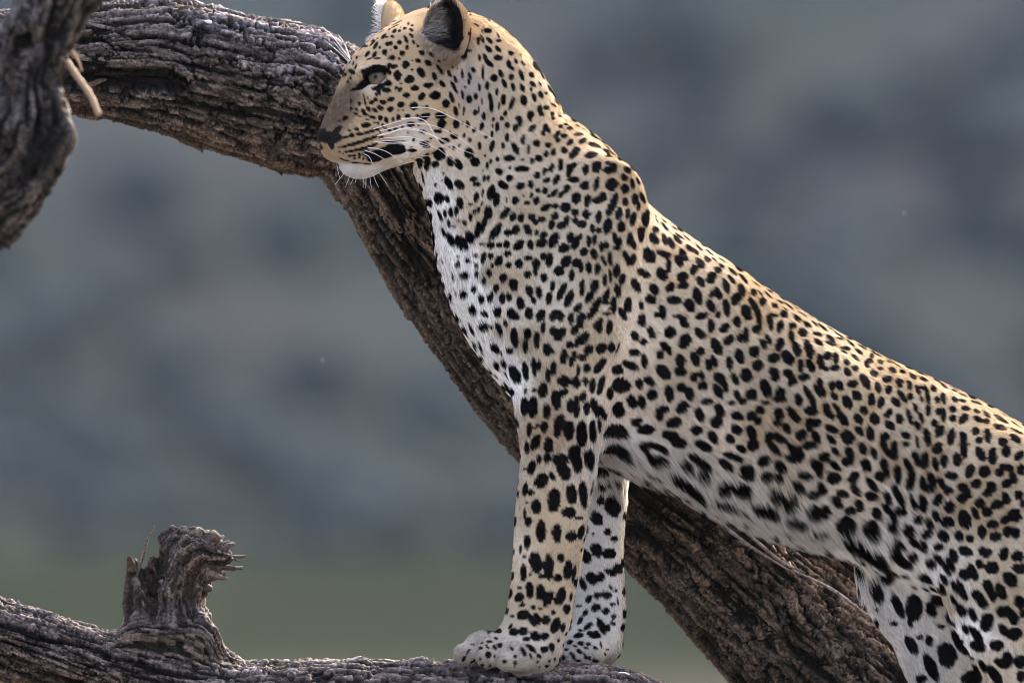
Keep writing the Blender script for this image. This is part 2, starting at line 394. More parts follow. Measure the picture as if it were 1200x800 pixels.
# ears: cups that open forward and out
def ear(sd):
    c = Hm(523, 38, -.062) if sd < 0 else Hm(457, 38, .070)
    out_ = .52
    ax = math.cos(out_) * HF + math.sin(out_) * sd * HR            # opening direction
    ax = ax / np.linalg.norm(ax); up = HZ - .10 * HF + (.14 if sd < 0 else .45) * sd * HR; up -= ax * (up @ ax); up /= np.linalg.norm(up); sdv = np.cross(ax, up)
    M = np.stack([ax, sdv, up])
    o = Ball(c, (.020, .033, .0395 if sd < 0 else .038), M); i = Ball(c + ax * .0105 + up * .001, (.021, .0300, .0355 if sd < 0 else .0345), M)
    H.append(Shell(o, i, k=.006))
    H.append(Ball(c - up * .029 + ax * .006, (.019, .023, .015), M, k=.012))
    return c, M
EAR = {sd: ear(sd) for sd in (-1, 1)}
body += H
def stepgrid(*seg):
    g = []
    for a, b, s in seg: g.append(np.linspace(a, b, max(2, int(round((b - a) / s)) + 1))[:-1])
    return np.concatenate(g + [[seg[-1][1]]])
FINE = globals().get('FINE', 1.0)
gx = stepgrid((.345, .60, .0018 * FINE), (.60, 1.22, .003 * FINE), (1.22, 1.56, .008))
gz = stepgrid((-.30, -.02, .008), (-.02, .07, .002 * FINE), (.07, .56, .003 * FINE), (.56, .825, .0018 * FINE))
gy = stepgrid((-.165, .165, .0025 * FINE))
BV, BQ = surface_nets(body, gx, gy, gz, project=1)
def relax(V, Q, wt, n):
    """Laplacian smoothing, per-vertex weight WT"""
    a = np.concatenate([Q[:, k] for k in range(4)]); b = np.concatenate([Q[:, (k + 1) % 4] for k in range(4)])
    i = np.concatenate([a, b]); j = np.concatenate([b, a]); c = np.bincount(i, minlength=len(V))[:, None] + 1e-9
    for _ in range(n):
        m = np.stack([np.bincount(i, V[j, d], len(V)) for d in range(3)], 1) / c
        V = V + (m - V) * wt[:, None] * .5
    return V
_px = BV[:, 0] * 1000; _py = 800 - BV[:, 2] * 1000
_wt = np.maximum(smooth(0, 40, np.hypot(_px - 460, _py - 100) - 130), .0) * np.where(_py > 730, .25, 1)
BV = relax(BV, BQ, _wt, 30)
BN = vert_normals(BV, BQ)
print('body', len(BV), len(BQ))
# ------------------------------------------------------------------ dead wood
def bark(s, arc, circ, seed=0, coarse=1.0, deep=1.0):
    """relief (m, <= about 0) and pigment masks of fissured bark; S along the grain, ARC around (period CIRC)"""
    cyl = np.stack([s, circ / 6.2832 * np.cos(arc / circ * 6.2832), circ / 6.2832 * np.sin(arc / circ * 6.2832)], 1)
    w1 = fbm(cyl * 26, 3, seed + 1); w2 = fbm(cyl * 26, 3, seed + 2); w3 = fbm(cyl * 120, 2, seed + 3); w4 = fbm(cyl * 330, 2, seed + 4)
    def plates(Ls, Ws, k1, k2, k3, k4, sd):
        nn = max(5, int(round(circ / Ws)))
        f1, f2, rid, dx = voronoi2(np.stack([s / Ls + k1 * w1 + k3 * w3 + .5 * k4 * w4, arc / circ * nn + k2 * w2 + k3 * w3 + k4 * w4], 1), nn, .95, sd)
        return f2 - f1, rid, dx
    ea, ida, dxa = plates(.085 * coarse, .0150 * coarse, .45, .75, .28, .20, seed + 10)
    eb, idb, dxb = plates(.030 * coarse, .0070 * coarse, .35, .60, .40, .30, seed + 30)
    ec, idc, dxc = plates(.012 * coarse, .0040 * coarse, .25, .40, .45, .40, seed + 40)
    ca = 1 - smooth(.02, .17 + .10 * np.abs(w2), ea); cb = (1 - smooth(.0, .17, eb)) * smooth(.15, .45, idb + .35 * w3); cc = (1 - smooth(.0, .22, ec)) * smooth(.35, .65, idc)
    fr = smooth(.24, .38, fbm(cyl * np.array([7, 60, 60]), 3, seed + 50)); fr2 = smooth(.19, .33, fbm(cyl * np.array([14, 150, 150]), 3, seed + 55))
    ridge = fbm(cyl * np.array([60, 380, 380]), 3, seed + 60); grit = fbm(cyl * np.array([300, 620, 620]), 2, seed + 70)
    h = -.0075 * ca * deep - .0034 * cb - .0014 * cc - .0080 * fr * deep - .0045 * fr2 + .0052 * (ida - .5) + .0030 * (idb - .5) + .0015 * (idc - .5) + .0022 * dxa[:, 0] * (ida - .3) + .0012 * dxb[:, 0] + .0011 * ridge + .0005 * grit
    crack = np.clip(1.0 * ca + .9 * cb + .55 * cc + .95 * fr + .9 * fr2, 0, 1)
    tone_ = .34 * ida + .36 * idb + .30 * idc + .28 * ridge + .25 * grit
    return h, crack, smooth(.18, .86, tone_), ridge
def wood_material(name, plate_lo, plate_hi, inner, grey=(.27, .235, .245)):
    m, n, b = node_mat(name)
    ak = NN(n, 'ShaderNodeAttribute', attribute_name='crack'); ap = NN(n, 'ShaderNodeAttribute', attribute_name='plate'); aw = NN(n, 'ShaderNodeAttribute', attribute_name='weather')
    def mix(f, a, bb):
        x = NN(n, 'ShaderNodeMix', data_type='RGBA'); n.links.new(f, x.inputs[0])
        for s, v in ((6, a), (7, bb)):
            if isinstance(v, tuple): x.inputs[s].default_value = (*v, 1)
            else: n.links.new(v, x.inputs[s])
        return x.outputs[2]
    tc = NN(n, 'ShaderNodeTexCoord'); t1 = NN(n, 'ShaderNodeTexNoise'); t1.inputs['Scale'].default_value = 260; t1.inputs['Detail'].default_value = 6; n.links.new(tc.outputs['Object'], t1.inputs['Vector'])
    t2 = NN(n, 'ShaderNodeTexNoise'); t2.inputs['Scale'].default_value = 38; t2.inputs['Detail'].default_value = 5; n.links.new(tc.outputs['Object'], t2.inputs['Vector'])
    base = mix(ap.outputs['Fac'], plate_lo, plate_hi); gr = mix(ap.outputs['Fac'], tuple(.16 * c for c in grey), grey)
    base = mix(aw.outputs['Fac'], base, gr)
    r = NN(n, 'ShaderNodeMapRange', interpolation_type='SMOOTHSTEP'); r.inputs[1].default_value = .42; r.inputs[2].default_value = .68; n.links.new(t2.outputs['Fac'], r.inputs[0])
    sc_ = NN(n, 'ShaderNodeMath', operation='MULTIPLY'); sc_.inputs[1].default_value = .45; n.links.new(r.outputs[0], sc_.inputs[0]); base = mix(sc_.outputs[0], base, tuple(.45 * c for c in plate_hi))
    r3 = NN(n, 'ShaderNodeMapRange'); r3.inputs[1].default_value = .3; r3.inputs[2].default_value = .7; r3.inputs[3].default_value = .35; r3.inputs[4].default_value = 1.6; n.links.new(t1.outputs['Fac'], r3.inputs[0])
    hv = NN(n, 'ShaderNodeHueSaturation'); n.links.new(base, hv.inputs['Color']); n.links.new(r3.outputs[0], hv.inputs['Value'])
    fin = mix(ak.outputs['Fac'], hv.outputs[0], inner); n.links.new(fin, b.inputs['Base Color'])  # dark inner bark, deepened to paint in the shade of the cracks
    b.inputs['Roughness'].default_value = .82; b.inputs['Specular IOR Level'].default_value = .12
    bp = NN(n, 'ShaderNodeBump'); bp.inputs['Strength'].default_value = .7; bp.inputs['Distance'].default_value = .0012; n.links.new(t1.outputs['Fac'], bp.inputs['Height']); n.links.new(bp.outputs[0], b.inputs['Normal'])
    return m
M_WOOD = wood_material('weathered bark', (.020, .0140, .0095), (.155, .108, .072), (.0055, .0045, .004))
M_FORE = wood_material('dark gnarled bark', (.020, .015, .011), (.095, .075, .060), (.006, .005, .0045), (.16, .14, .14))
def bark_tube(name, rows, parent, mat, step=.0017, seed=0, weather=None, twist=0.0, coarse=1.0, deep=1.0, lump=.05):
    """rows (x, y, z, r): a limb of bark; returns its object and a function that gives its surface points"""
    Rw = catmull(rows, 24); seg = np.linalg.norm(np.diff(Rw[:, :3], axis=0), axis=1); S = np.concatenate([[0], np.cumsum(seg)])
    ns = int(S[-1] / step); s = np.linspace(0, S[-1], ns); C = np.stack([np.interp(s, S, Rw[:, k]) for k in range(4)], 1)
    rm = C[:, 3].mean(); nt_ = int(6.2832 * rm / step); th = np.arange(nt_) / nt_ * 6.2832
    T = np.gradient(C[:, :3], axis=0); T /= np.linalg.norm(T, axis=1, keepdims=True)
    B = np.array([0, 1.0, 0]) - T * T[:, 1:2]; B /= np.linalg.norm(B, axis=1, keepdims=True); Nn = np.cross(B, T)
    ss, tt = np.meshgrid(s, th, indexing='ij'); circ = 6.2832 * rm; tw = tt + twist * ss
    h, ck, pl, rg = bark(ss.ravel(), (np.mod(tw, 6.2832) / 6.2832 * circ).ravel(), circ, seed, coarse, deep)
    lo = fbm(np.stack([ss.ravel() * 5, 1.3 * np.cos(tt.ravel()), 1.3 * np.sin(tt.ravel())], 1), 3, seed + 80)
    rr = C[:, 3][:, None] * (1 + lump * lo.reshape(ss.shape)) + h.reshape(ss.shape) * np.minimum(1, C[:, 3] / .05)[:, None] + .002
    d = np.cos(tt)[..., None] * Nn[:, None] + np.sin(tt)[..., None] * B[:, None]
    V = C[:, None, :3] + rr[..., None] * d
    ii = np.arange(ns * nt_).reshape(ns, nt_); jj = np.roll(ii, -1, 1)
    Q = np.stack([ii[:-1], ii[1:], jj[1:], jj[:-1]], -1).reshape(-1, 4)
    V = np.vstack([V.reshape(-1, 3), C[0, :3], C[-1, :3]]); a, b = ns * nt_, ns * nt_ + 1
    capa = np.stack([ii[0], jj[0], np.full(nt_, a), np.full(nt_, a)], 1); capb = np.stack([jj[-1], ii[-1], np.full(nt_, b), np.full(nt_, b)], 1)
    o = mesh_obj(name, V, Q, mat, parent, smooth=False)
    z = np.zeros(2); set_attr(o, 'crack', np.concatenate([ck, z + 1])); set_attr(o, 'plate', np.concatenate([pl, z]))
    wv = np.zeros(len(ck)) if weather is None else weather(ss.ravel() / S[-1], d.reshape(-1, 3), V[:-2], pl)
    set_attr(o, 'weather', np.concatenate([wv, z]))
    return o, (C, V[:-2].reshape(ns, nt_, 3), d)
def prow(a, b, y, extra=0.0):
    p, q = W(*a, y), W(*b, y); return [*((p + q) / 2), np.linalg.norm(p - q) / 2 + extra]

dead_tree = empty('dead_tree', (2.75, .1, -2.5))
tag(dead_tree, 'thick bare dead trunk arching down behind the leopard from upper left to lower right', 'dead tree')
edges = [((-120, 125), (-110, 20), .20), ((0, 128), (0, 14), .20), ((110, 135), (100, 6), .19), ((200, 156), (205, 0), .19), ((275, 182), (300, 20), .19), ((343, 202), (385, 40), .19), ((385, 215), (455, 90), .19), ((402, 240), (505, 165), .19),
         ((428, 285), (540, 225), .20), ((462, 340), (590, 285), .21), ((514, 415), (640, 350), .21), ((564, 482), (690, 425), .21), ((616, 540), (750, 490), .21), ((684, 606), (820, 545), .21), ((772, 702), (905, 600), .205), ((870, 806), (1015, 705), .20),
         ((968, 912), (1125, 810), .16), ((1080, 1050), (1240, 960), .10), ((1220, 1260), (1400, 1170), .08), ((1500, 1650), (1700, 1550), .08), ((2100, 2300), (2330, 2220), .10), ((2630, 3000), (2890, 3000), .10)]
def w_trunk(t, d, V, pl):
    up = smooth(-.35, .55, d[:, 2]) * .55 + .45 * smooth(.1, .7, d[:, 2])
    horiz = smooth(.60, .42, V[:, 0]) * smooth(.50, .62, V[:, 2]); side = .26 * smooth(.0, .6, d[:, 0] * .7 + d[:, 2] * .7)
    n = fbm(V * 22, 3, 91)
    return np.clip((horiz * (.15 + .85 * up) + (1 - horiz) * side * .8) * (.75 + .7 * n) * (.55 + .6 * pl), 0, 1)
trunk_o, trunk_s = bark_tube('trunk', [prow(a, b, y) for a, b, y in edges[:19]], dead_tree, M_WOOD, .0015, 3, w_trunk, .9, 1.0, 1.0)
bark_tube('lower_trunk', [prow(a, b, y, .001) for a, b, y in edges[17:]], dead_tree, M_WOOD, .009, 4, w_trunk, .9, 2.0, 1.0)
limb_o, limb_s = bark_tube('side_limb', [[*W(700, 470, .30), .030], [*W(790, 545, .27), .046], [*W(880, 612, .245), .052], [*W(960, 668, .235), .056], [*W(1040, 735, .225), .060], [*W(1130, 830, .21), .064], [*W(1230, 960, .16), .06]], dead_tree, M_WOOD, .0019, 8, w_trunk, 1.2, 1.0, .9)
# loose flakes of bark standing off the trunk
def flake(parent, c, t, nrm, L, Wd, seed):
    r_ = np.random.default_rng(seed); b = np.cross(nrm, t); nu, nv = 7, 4; V = []
    for i in range(nu):
        for j in range(nv):
            u_ = i / (nu - 1); v_ = j / (nv - 1) - .5; wd = Wd * (1 - .75 * abs(2 * u_ - 1) ** 2.2) * r_.uniform(.8, 1.15)
            V.append(c + t * L * (u_ - .5) + b * wd * v_ + nrm * (.0035 * u_ ** 2 * r_.uniform(.6, 1.4) - .004 * (2 * v_) ** 2 * .4))
    V = np.array(V); n0 = len(V); V = np.vstack([V, V - nrm * .0016]); F = []
    for i in range(nu - 1):
        for j in range(nv - 1):
            a = i * nv + j; F.append((a, a + nv, a + nv + 1, a + 1)); F.append((a + n0, a + 1 + n0, a + nv + 1 + n0, a + nv + n0))
    rim = [i * nv for i in range(nu)] + [(nu - 1) * nv + j for j in range(1, nv)] + [i * nv + nv - 1 for i in range(nu - 2, -1, -1)] + [j for j in range(nv - 2, 0, -1)]
    for k in range(len(rim)): a, b2 = rim[k], rim[(k + 1) % len(rim)]; F.append((a, b2, b2 + n0, a + n0))
    o = mesh_obj('bark_flake', V, F, M_WOOD, parent, smooth=False)
    set_attr(o, 'crack', r_.uniform(0, .35, len(V))); set_attr(o, 'plate', np.full(len(V), r_.uniform(.2, 1))); set_attr(o, 'weather', np.full(len(V), float(w_trunk(None, nrm[None], np.asarray(c)[None], np.array([.6]))[0])))
r3 = np.random.default_rng(5)
C_, SV, SD = trunk_s; nS, nT = SV.shape[:2]
cnt = 0
while cnt < 60:
    i = r3.integers(int(nS * .06), int(nS * .93)); j = r3.integers(0, nT)
    if SD[i, j, 1] > .35: continue
    p = SV[i, j]; k = D / (D + p[1]); px = 600 + (p[0] * 1000 - 600) * k; py = 400 + ((800 - p[2] * 1000) - 400) * k
    if not (0 < px < 1070 and 0 < py < 800): continue
    t = C_[min(i + 3, nS - 1), :3] - C_[i, :3]; t /= np.linalg.norm(t); t = t + .25 * r3.normal(0, 1, 3); nrm = SD[i, j]; t -= nrm * (t @ nrm); t /= np.linalg.norm(t)
    flake(dead_tree, p + nrm * .001, t * r3.choice([-1, 1]), nrm, r3.uniform(.014, .038), r3.uniform(.005, .012), 1000 + cnt); cnt += 1
# peeling strip along the groove under the belly
for q in ([(800, 588), (842, 612), (880, 640), (925, 668)], [(846, 598), (880, 628), (912, 655), (936, 668)], [(930, 668), (975, 690), (1010, 716), (1030, 728)]):
    tube_p = [W(x, y, .125 - .004 * i) for i, (x, y) in enumerate(q)]
    V = []; Pc = catmull(np.array(tube_p), 6); F = []
    for i, p in enumerate(Pc):
        rr = .0032 * (1 - .6 * abs(2 * i / (len(Pc) - 1) - 1)) 
        for k in range(6): V.append(p + rr * np.array([0, math.cos(k * 1.047), math.sin(k * 1.047)]) * (1, .7, 1))
    for i in range(len(Pc) - 1):
        for k in range(6): F.append((i * 6 + k, i * 6 + (k + 1) % 6, i * 6 + 6 + (k + 1) % 6, i * 6 + 6 + k))
    o = mesh_obj('bark_strip', V, F, M_WOOD, dead_tree); set_attr(o, 'plate', np.ones(len(V))); set_attr(o, 'weather', np.full(len(V), .8)); set_attr(o, 'crack', np.zeros(len(V)))

# ---- the log under the paws, with its broken stub
def implicit_wood(name, prims, grid, axes, mat, parent, seed, coarse, deeps, weather):
    V, Q = surface_nets(prims, *grid, project=1)
    N = vert_normals(V, Q); hs, cs, ps, ws = [], [], [], []
    for rows, deep in zip(axes, deeps):     # bark follows each limb's own axis
        Rw = catmull(rows, 8); seg = np.linalg.norm(np.diff(Rw[:, :3], axis=0), axis=1); S = np.concatenate([[0], np.cumsum(seg)])
        best = np.full(len(V), 9.0); sv = np.zeros(len(V)); av = np.zeros(len(V)); rm = Rw[:, 3].mean()
        for k in range(len(Rw) - 1):
            a, b = Rw[k, :3], Rw[k + 1, :3]; ab = b - a; L2 = ab @ ab; t = np.clip((V - a) @ ab / L2, 0, 1); dv = V - a - t[:, None] * ab
            dd = np.linalg.norm(dv, axis=1) / (Rw[k, 3] + (Rw[k + 1, 3] - Rw[k, 3]) * t); m = dd < best
            T = ab / math.sqrt(L2); Bv = np.array([0, 1.0, 0]) - T * T[1]; Bv /= np.linalg.norm(Bv); Nv = np.cross(Bv, T)
            best[m] = dd[m]; sv[m] = S[k] + t[m] * seg[k]; av[m] = np.arctan2(dv[m] @ Bv, dv[m] @ Nv)
        circ = 6.2832 * rm; h, ck, pl, _ = bark(sv, np.mod(av, 6.2832) / 6.2832 * circ, circ, seed, coarse, deep); seed += 100
        if deep < .6: l3 = fbm(V * np.array([62, 62, 20]), 3, seed + 11) * 6; s3 = np.floor(l3) + smooth(0, .18, l3 - np.floor(l3)); ck = np.clip(.8 * ck + .8 * (1 - smooth(.0, .12, np.abs(l3 - np.round(l3)))) * smooth(.1, .14, V[:, 2]), 0, 1); h = .8 * h + .0008 * s3 + .0030 * np.abs(fbm(V * np.array([60, 60, 40]), 3, seed + 9)) * smooth(.09, .14, V[:, 2]) + .0030 * fbm(V * np.array([160, 160, 60]), 3, seed + 7) * .5 - .006 * smooth(.18, .40, fbm(V * np.array([75, 75, 16]), 3, seed + 8))
        hs.append(h); cs.append(ck); ps.append(pl); ws.append(np.exp(-np.clip(best, 0, 4) ** 2 * 3) + 1e-6)
    ws = np.array(ws); ws /= ws.sum(0); mixf = lambda A: (np.array(A) * ws).sum(0)
    h, ck, pl = mixf(hs), mixf(cs), mixf(ps)
    h = h + .004 * fbm(V * 30, 3, seed)
    V = relax(V + N * h[:, None], Q, np.full(len(V), .7), 1)
    o = mesh_obj(name, V, Q, mat, parent, smooth=False); set_attr(o, 'crack', ck); set_attr(o, 'plate', pl); set_attr(o, 'weather', weather(V, N, pl)); return o, V, N
log = empty('dead_log', tuple(W(420, 850, 0)))
tag(log, 'low grey dead log under the leopard\'s forepaws with a broken stub rising from it', 'log')
lrow = [(-170, 700, .046), (-60, 725, .046), (0, 748, .047), (60, 768, .049), (120, 787, .051), (200, 812, .055), (290, 832, .058), (400, 832, .060), (500, 834, .061), (600, 841, .062), (700, 840, .062), (765, 862, .063), (820, 915, .064), (880, 990, .062), (960, 1060, .05)]
prims = [Limb([[*W(x, y, -.012 + (max(0, x - 700) / 1000) * .6), r, r * (1.0 + 1.2 * smooth(150, 450, x))] for x, y, r in lrow], k=.02, n=3)]
stub_axis = [[*W(200, 800, .0), .05], [*W(203, 745, -.005), .042], [*W(203, 700, -.012), .034], [*W(210, 668, -.018), .034], [*W(228, 648, -.022), .026], [*W(252, 650, -.026), .016]]
prims += [Limb([[*W(204, 790, 0), .062, .055], [*W(203, 752, -.004), .052, .048], [*W(202, 722, -.008), .041, .040], [*W(204, 697, -.012), .037, .036], [*W(212, 668, -.016), .038, .034], [*W(226, 648, -.020), .031, .030]], k=.03, n=3),
          Limb([[*W(232, 650, -.022), .024, .024], [*W(250, 648, -.024), .016, .018], [*W(262, 654, -.026), .008, .010]], k=.016, n=3),
          Limb([[*W(172, 745, -.01), .024, .024], [*W(163, 712, -.014), .019, .020], [*W(158, 684, -.016), .014, .016], [*W(155, 660, -.016), .009, .011]], k=.012, n=3),
          Ball(W(206, 634, -.014), (.019, .02, .018), k=.014), Ball(W(192, 742, -.04), (.05, .02, .02), k=.02), Ball(W(228, 752, -.035), (.03, .025, .03), k=.02),
          Ball(W(177, 682, -.046), (.0100, .036, .046), hrot_y(6), k=.006, op='-'), Ball(W(184, 650, -.03), (.006, .03, .028), hrot_y(14), k=.005, op='-'), Ball(W(213, 626, -.036), (.004, .006, .004), k=.003, op='-')]
lg = (stepgrid((-.18, -.02, .004), (-.02, .30, .0016), (.30, .80, .0018), (.80, .98, .006)), stepgrid((-.160, .0, .0018), (.0, .22, .004)), stepgrid((-.30, -.09, .006), (-.09, .20, .0017)))
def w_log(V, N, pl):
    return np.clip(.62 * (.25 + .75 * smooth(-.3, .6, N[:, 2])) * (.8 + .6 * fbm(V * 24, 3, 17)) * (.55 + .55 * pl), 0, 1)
log_o, LV, LN = implicit_wood('wood', prims, lg, [[[*W(x, y, -.012), r * 1.3] for x, y, r in lrow], stub_axis], M_WOOD, log, 20, .85, (.85, .45), w_log)
def shard(name, a, b, r0, r1, parent, mat, wv=.6, seed=0, flat=.6):
    r_ = np.random.default_rng(seed); a, b = np.asarray(a), np.asarray(b); t = b - a; L = np.linalg.norm(t); t /= L; u_ = np.cross(t, (.2, 1, .1)); u_ /= np.linalg.norm(u_); v_ = np.cross(t, u_); n = 7; V, F = [], []
    bend = r_.normal(0, .06 * L, 3)
    for i in range(n):
        f = i / (n - 1); c = a + t * L * f + bend * math.sin(3.14 * f); r = r0 + (r1 - r0) * f
        for k in range(5): an = k * 1.2566 + .4 * i; q = r * r_.uniform(.75, 1.2); V.append(c + q * (math.cos(an) * u_ + flat * math.sin(an) * v_))
    for i in range(n - 1):
        for k in range(5): F.append((i * 5 + k, i * 5 + (k + 1) % 5, i * 5 + 5 + (k + 1) % 5, i * 5 + 5 + k))
    V.append(b + t * r1); V[-1] = b + t * r1 * .6; V.append(V[-1]); F += [((n - 1) * 5 + k, (n - 1) * 5 + (k + 1) % 5, len(V) - 2, len(V) - 1) for k in range(5)]
    o = mesh_obj(name, V, F, mat, parent, smooth=False); set_attr(o, 'crack', r_.uniform(0, .5, len(V))); set_attr(o, 'plate', np.full(len(V), r_.uniform(.3, 1))); set_attr(o, 'weather', np.full(len(V), wv))
for k, (x0, y0, x1, y1, r) in enumerate([(236, 640, 262, 628, .006), (240, 645, 268, 634, .005), (244, 650, 281, 657, .0035), (240, 660, 284, 664, .0038), (240, 664, 276, 668, .004), (236, 634, 250, 622, .006), (242, 655, 268, 644, .006), (238, 668, 264, 672, .006), (245, 648, 262, 640, .007), (248, 656, 270, 654, .006),
                                         (238, 646, 256, 632, .008), (235, 672, 256, 676, .007), (232, 640, 244, 626, .007)]):
    shard('splinter', W(x0, y0, -.030 + .004 * (k % 4)), W(x1, y1, -.036 + .007 * (k % 5)), r, r * .35, log, M_WOOD, .5 + .08 * (k % 4), 40 + k)
for k, (x0, y0, x1, y1, r, tp) in enumerate([(218, 640, 254, 629, .0125, .75), (220, 652, 264, 644, .0120, .7), (220, 666, 258, 672, .0130, .7), (238, 655, 287, 651, .0045, .3), (234, 662, 284, 666, .0050, .3), (206, 634, 236, 623, .0110, .8), (232, 648, 274, 637, .0065, .5),
                                             (222, 676, 246, 690, .0110, .6), (154, 668, 151, 652, .006, .5), (236, 668, 266, 678, .0060, .4)]):
    shard('splinter', W(x0, y0, -.034 + .005 * (k % 3)), W(x1, y1, -.038 + .006 * (k % 4)), r, r * tp, log, M_WOOD, .12 + .08 * (k % 4), 140 + k)
shard('twig', W(160, 674, -.020), W(181, 616, -.026), .0026, .0013, log, M_WOOD, .2, 77, 1.0)

bark_tube('branch_end', [[*W(-160, 700, .015), .044], [*W(-330, 668, .03), .038], [*W(-560, 650, .06), .028], [*W(-800, 600, .05), .014]], log, M_WOOD, .006, 31, None, .5, 1.3, 1.0)
bark_tube('branch_end', [[*W(-112, 72, .2), .053], [*W(-280, 90, .22), .052], [*W(-520, 160, .25), .045], [*W(-820, 280, .2), .030], [*W(-1050, 330, .2), .014]], dead_tree, M_WOOD, .006, 32, None, .5, 1.3, 1.0)
# ---- gnarled branch close to the lens, out of focus at the left edge
fy = -.62
fore = empty('gnarled_branch', tuple(W(-60, 330, fy)))
tag(fore, 'dark gnarled branch with a knot hole, out of focus at the upper left edge', 'branch')
fr_ = [(110, -90, .048), (72, -30, .047), (52, 25, .043), (42, 70, .037), (36, 105, .037), (38, 140, .044), (30, 178, .050), (0, 222, .050), (-50, 280, .05), (-110, 350, .05)]
prims = [Limb([[*W(x, y, fy), r, r] for x, y, r in fr_], k=.02, n=3), Limb([[*W(70, 2, fy), .022, .022], [*W(120, -8, fy), .015, .015], [*W(180, -16, fy), .011, .011], [*W(250, -40, fy), .010, .010]], k=.02, n=3),
         Ball(W(68, 160, fy - .02), (.022, .022, .018), k=.012), Ball(W(20, 150, fy - .03), (.03, .02, .016), k=.012), Ball(W(80, 82, fy), (.009, .012, .010), k=.01), Ball(W(12, 70, fy - .02), (.014, .02, .05), k=.012),
         Ball(W(37, 54, fy - .044), (.0095, .020, .022), k=.008, op='-'), Ball(W(20, 95, fy - .045), (.004, .014, .03), k=.006, op='-'), Ball(W(60, 120, fy - .04), (.004, .012, .025), hrot_y(20), k=.006, op='-'),
         Ball(W(40, 205, fy - .05), (.040, .008, .004), hrot_y(-38), k=.006, op='-'), Ball(W(15, 190, fy - .05), (.04, .008, .004), hrot_y(-35), k=.006, op='-'), Ball(W(20, 235, fy - .048), (.03, .008, .004), hrot_y(-42), k=.006, op='-')]
fg = (stepgrid((-.12, .27, .003)), fy + stepgrid((-.07, .07, .003)), stepgrid((.42, .92, .003)))
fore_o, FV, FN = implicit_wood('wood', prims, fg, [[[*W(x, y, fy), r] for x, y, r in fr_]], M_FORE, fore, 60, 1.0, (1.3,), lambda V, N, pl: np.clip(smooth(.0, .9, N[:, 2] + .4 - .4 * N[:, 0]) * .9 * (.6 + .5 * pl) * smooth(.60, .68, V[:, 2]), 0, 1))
m_tw, n_, b_ = node_mat('pale dead twig'); b_.inputs['Base Color'].default_value = (.27, .175, .105, 1); b_.inputs['Roughness'].default_value = .8
def stick(name, P3, r0, r1, mat, parent):
    Pc = catmull(np.asarray(P3), 5); V, F = [], []
    for i, p in enumerate(Pc):
        t = Pc[min(i + 1, len(Pc) - 1)] - Pc[max(i - 1, 0)]; t /= np.linalg.norm(t); a = np.cross(t, (.1, 1, .3)); a /= np.linalg.norm(a); b = np.cross(t, a); r = r0 + (r1 - r0) * i / (len(Pc) - 1); r *= 1 + .15 * math.sin(i * 2.3)
        for k in range(8): V.append(p + r * (math.cos(k * .7854) * a + math.sin(k * .7854) * b))
    for i in range(len(Pc) - 1):
        for k in range(8): F.append((i * 8 + k, i * 8 + (k + 1) % 8, i * 8 + 8 + (k + 1) % 8, i * 8 + 8 + k))
    F.append(tuple([len(V) - 8 + k for k in range(4)])); F.append((len(V) - 8, len(V) - 5, len(V) - 4, len(V) - 1)); F.append(tuple([len(V) - 4 + k for k in range(4)]))
    return mesh_obj(name, V, F, mat, parent)
stick('twig', [W(78, 72, fy - .01), W(92, 92, fy - .015), W(106, 112, fy - .02), W(116, 135, fy - .025)], .0038, .0034, m_tw, fore)
stick('twig', [W(84, 60, fy + .01), W(92, 72, fy + .01), W(96, 84, fy + .012)], .002, .001, m_tw, fore)

bark_tube('branch_end', [[*W(-105, 346, fy), .048], [*W(-190, 460, fy + .05), .044], [*W(-320, 640, fy + .2), .036], [*W(-520, 820, fy + .4), .02]], fore, M_FORE, .006, 33, None, .5, 1.3, 1.0)
bark_tube('branch_end', [[*W(108, -88, fy), .046], [*W(190, -230, fy), .040], [*W(300, -420, fy + .1), .03], [*W(380, -640, fy + .1), .012]], fore, M_FORE, .006, 34, None, .5, 1.3, 1.0)
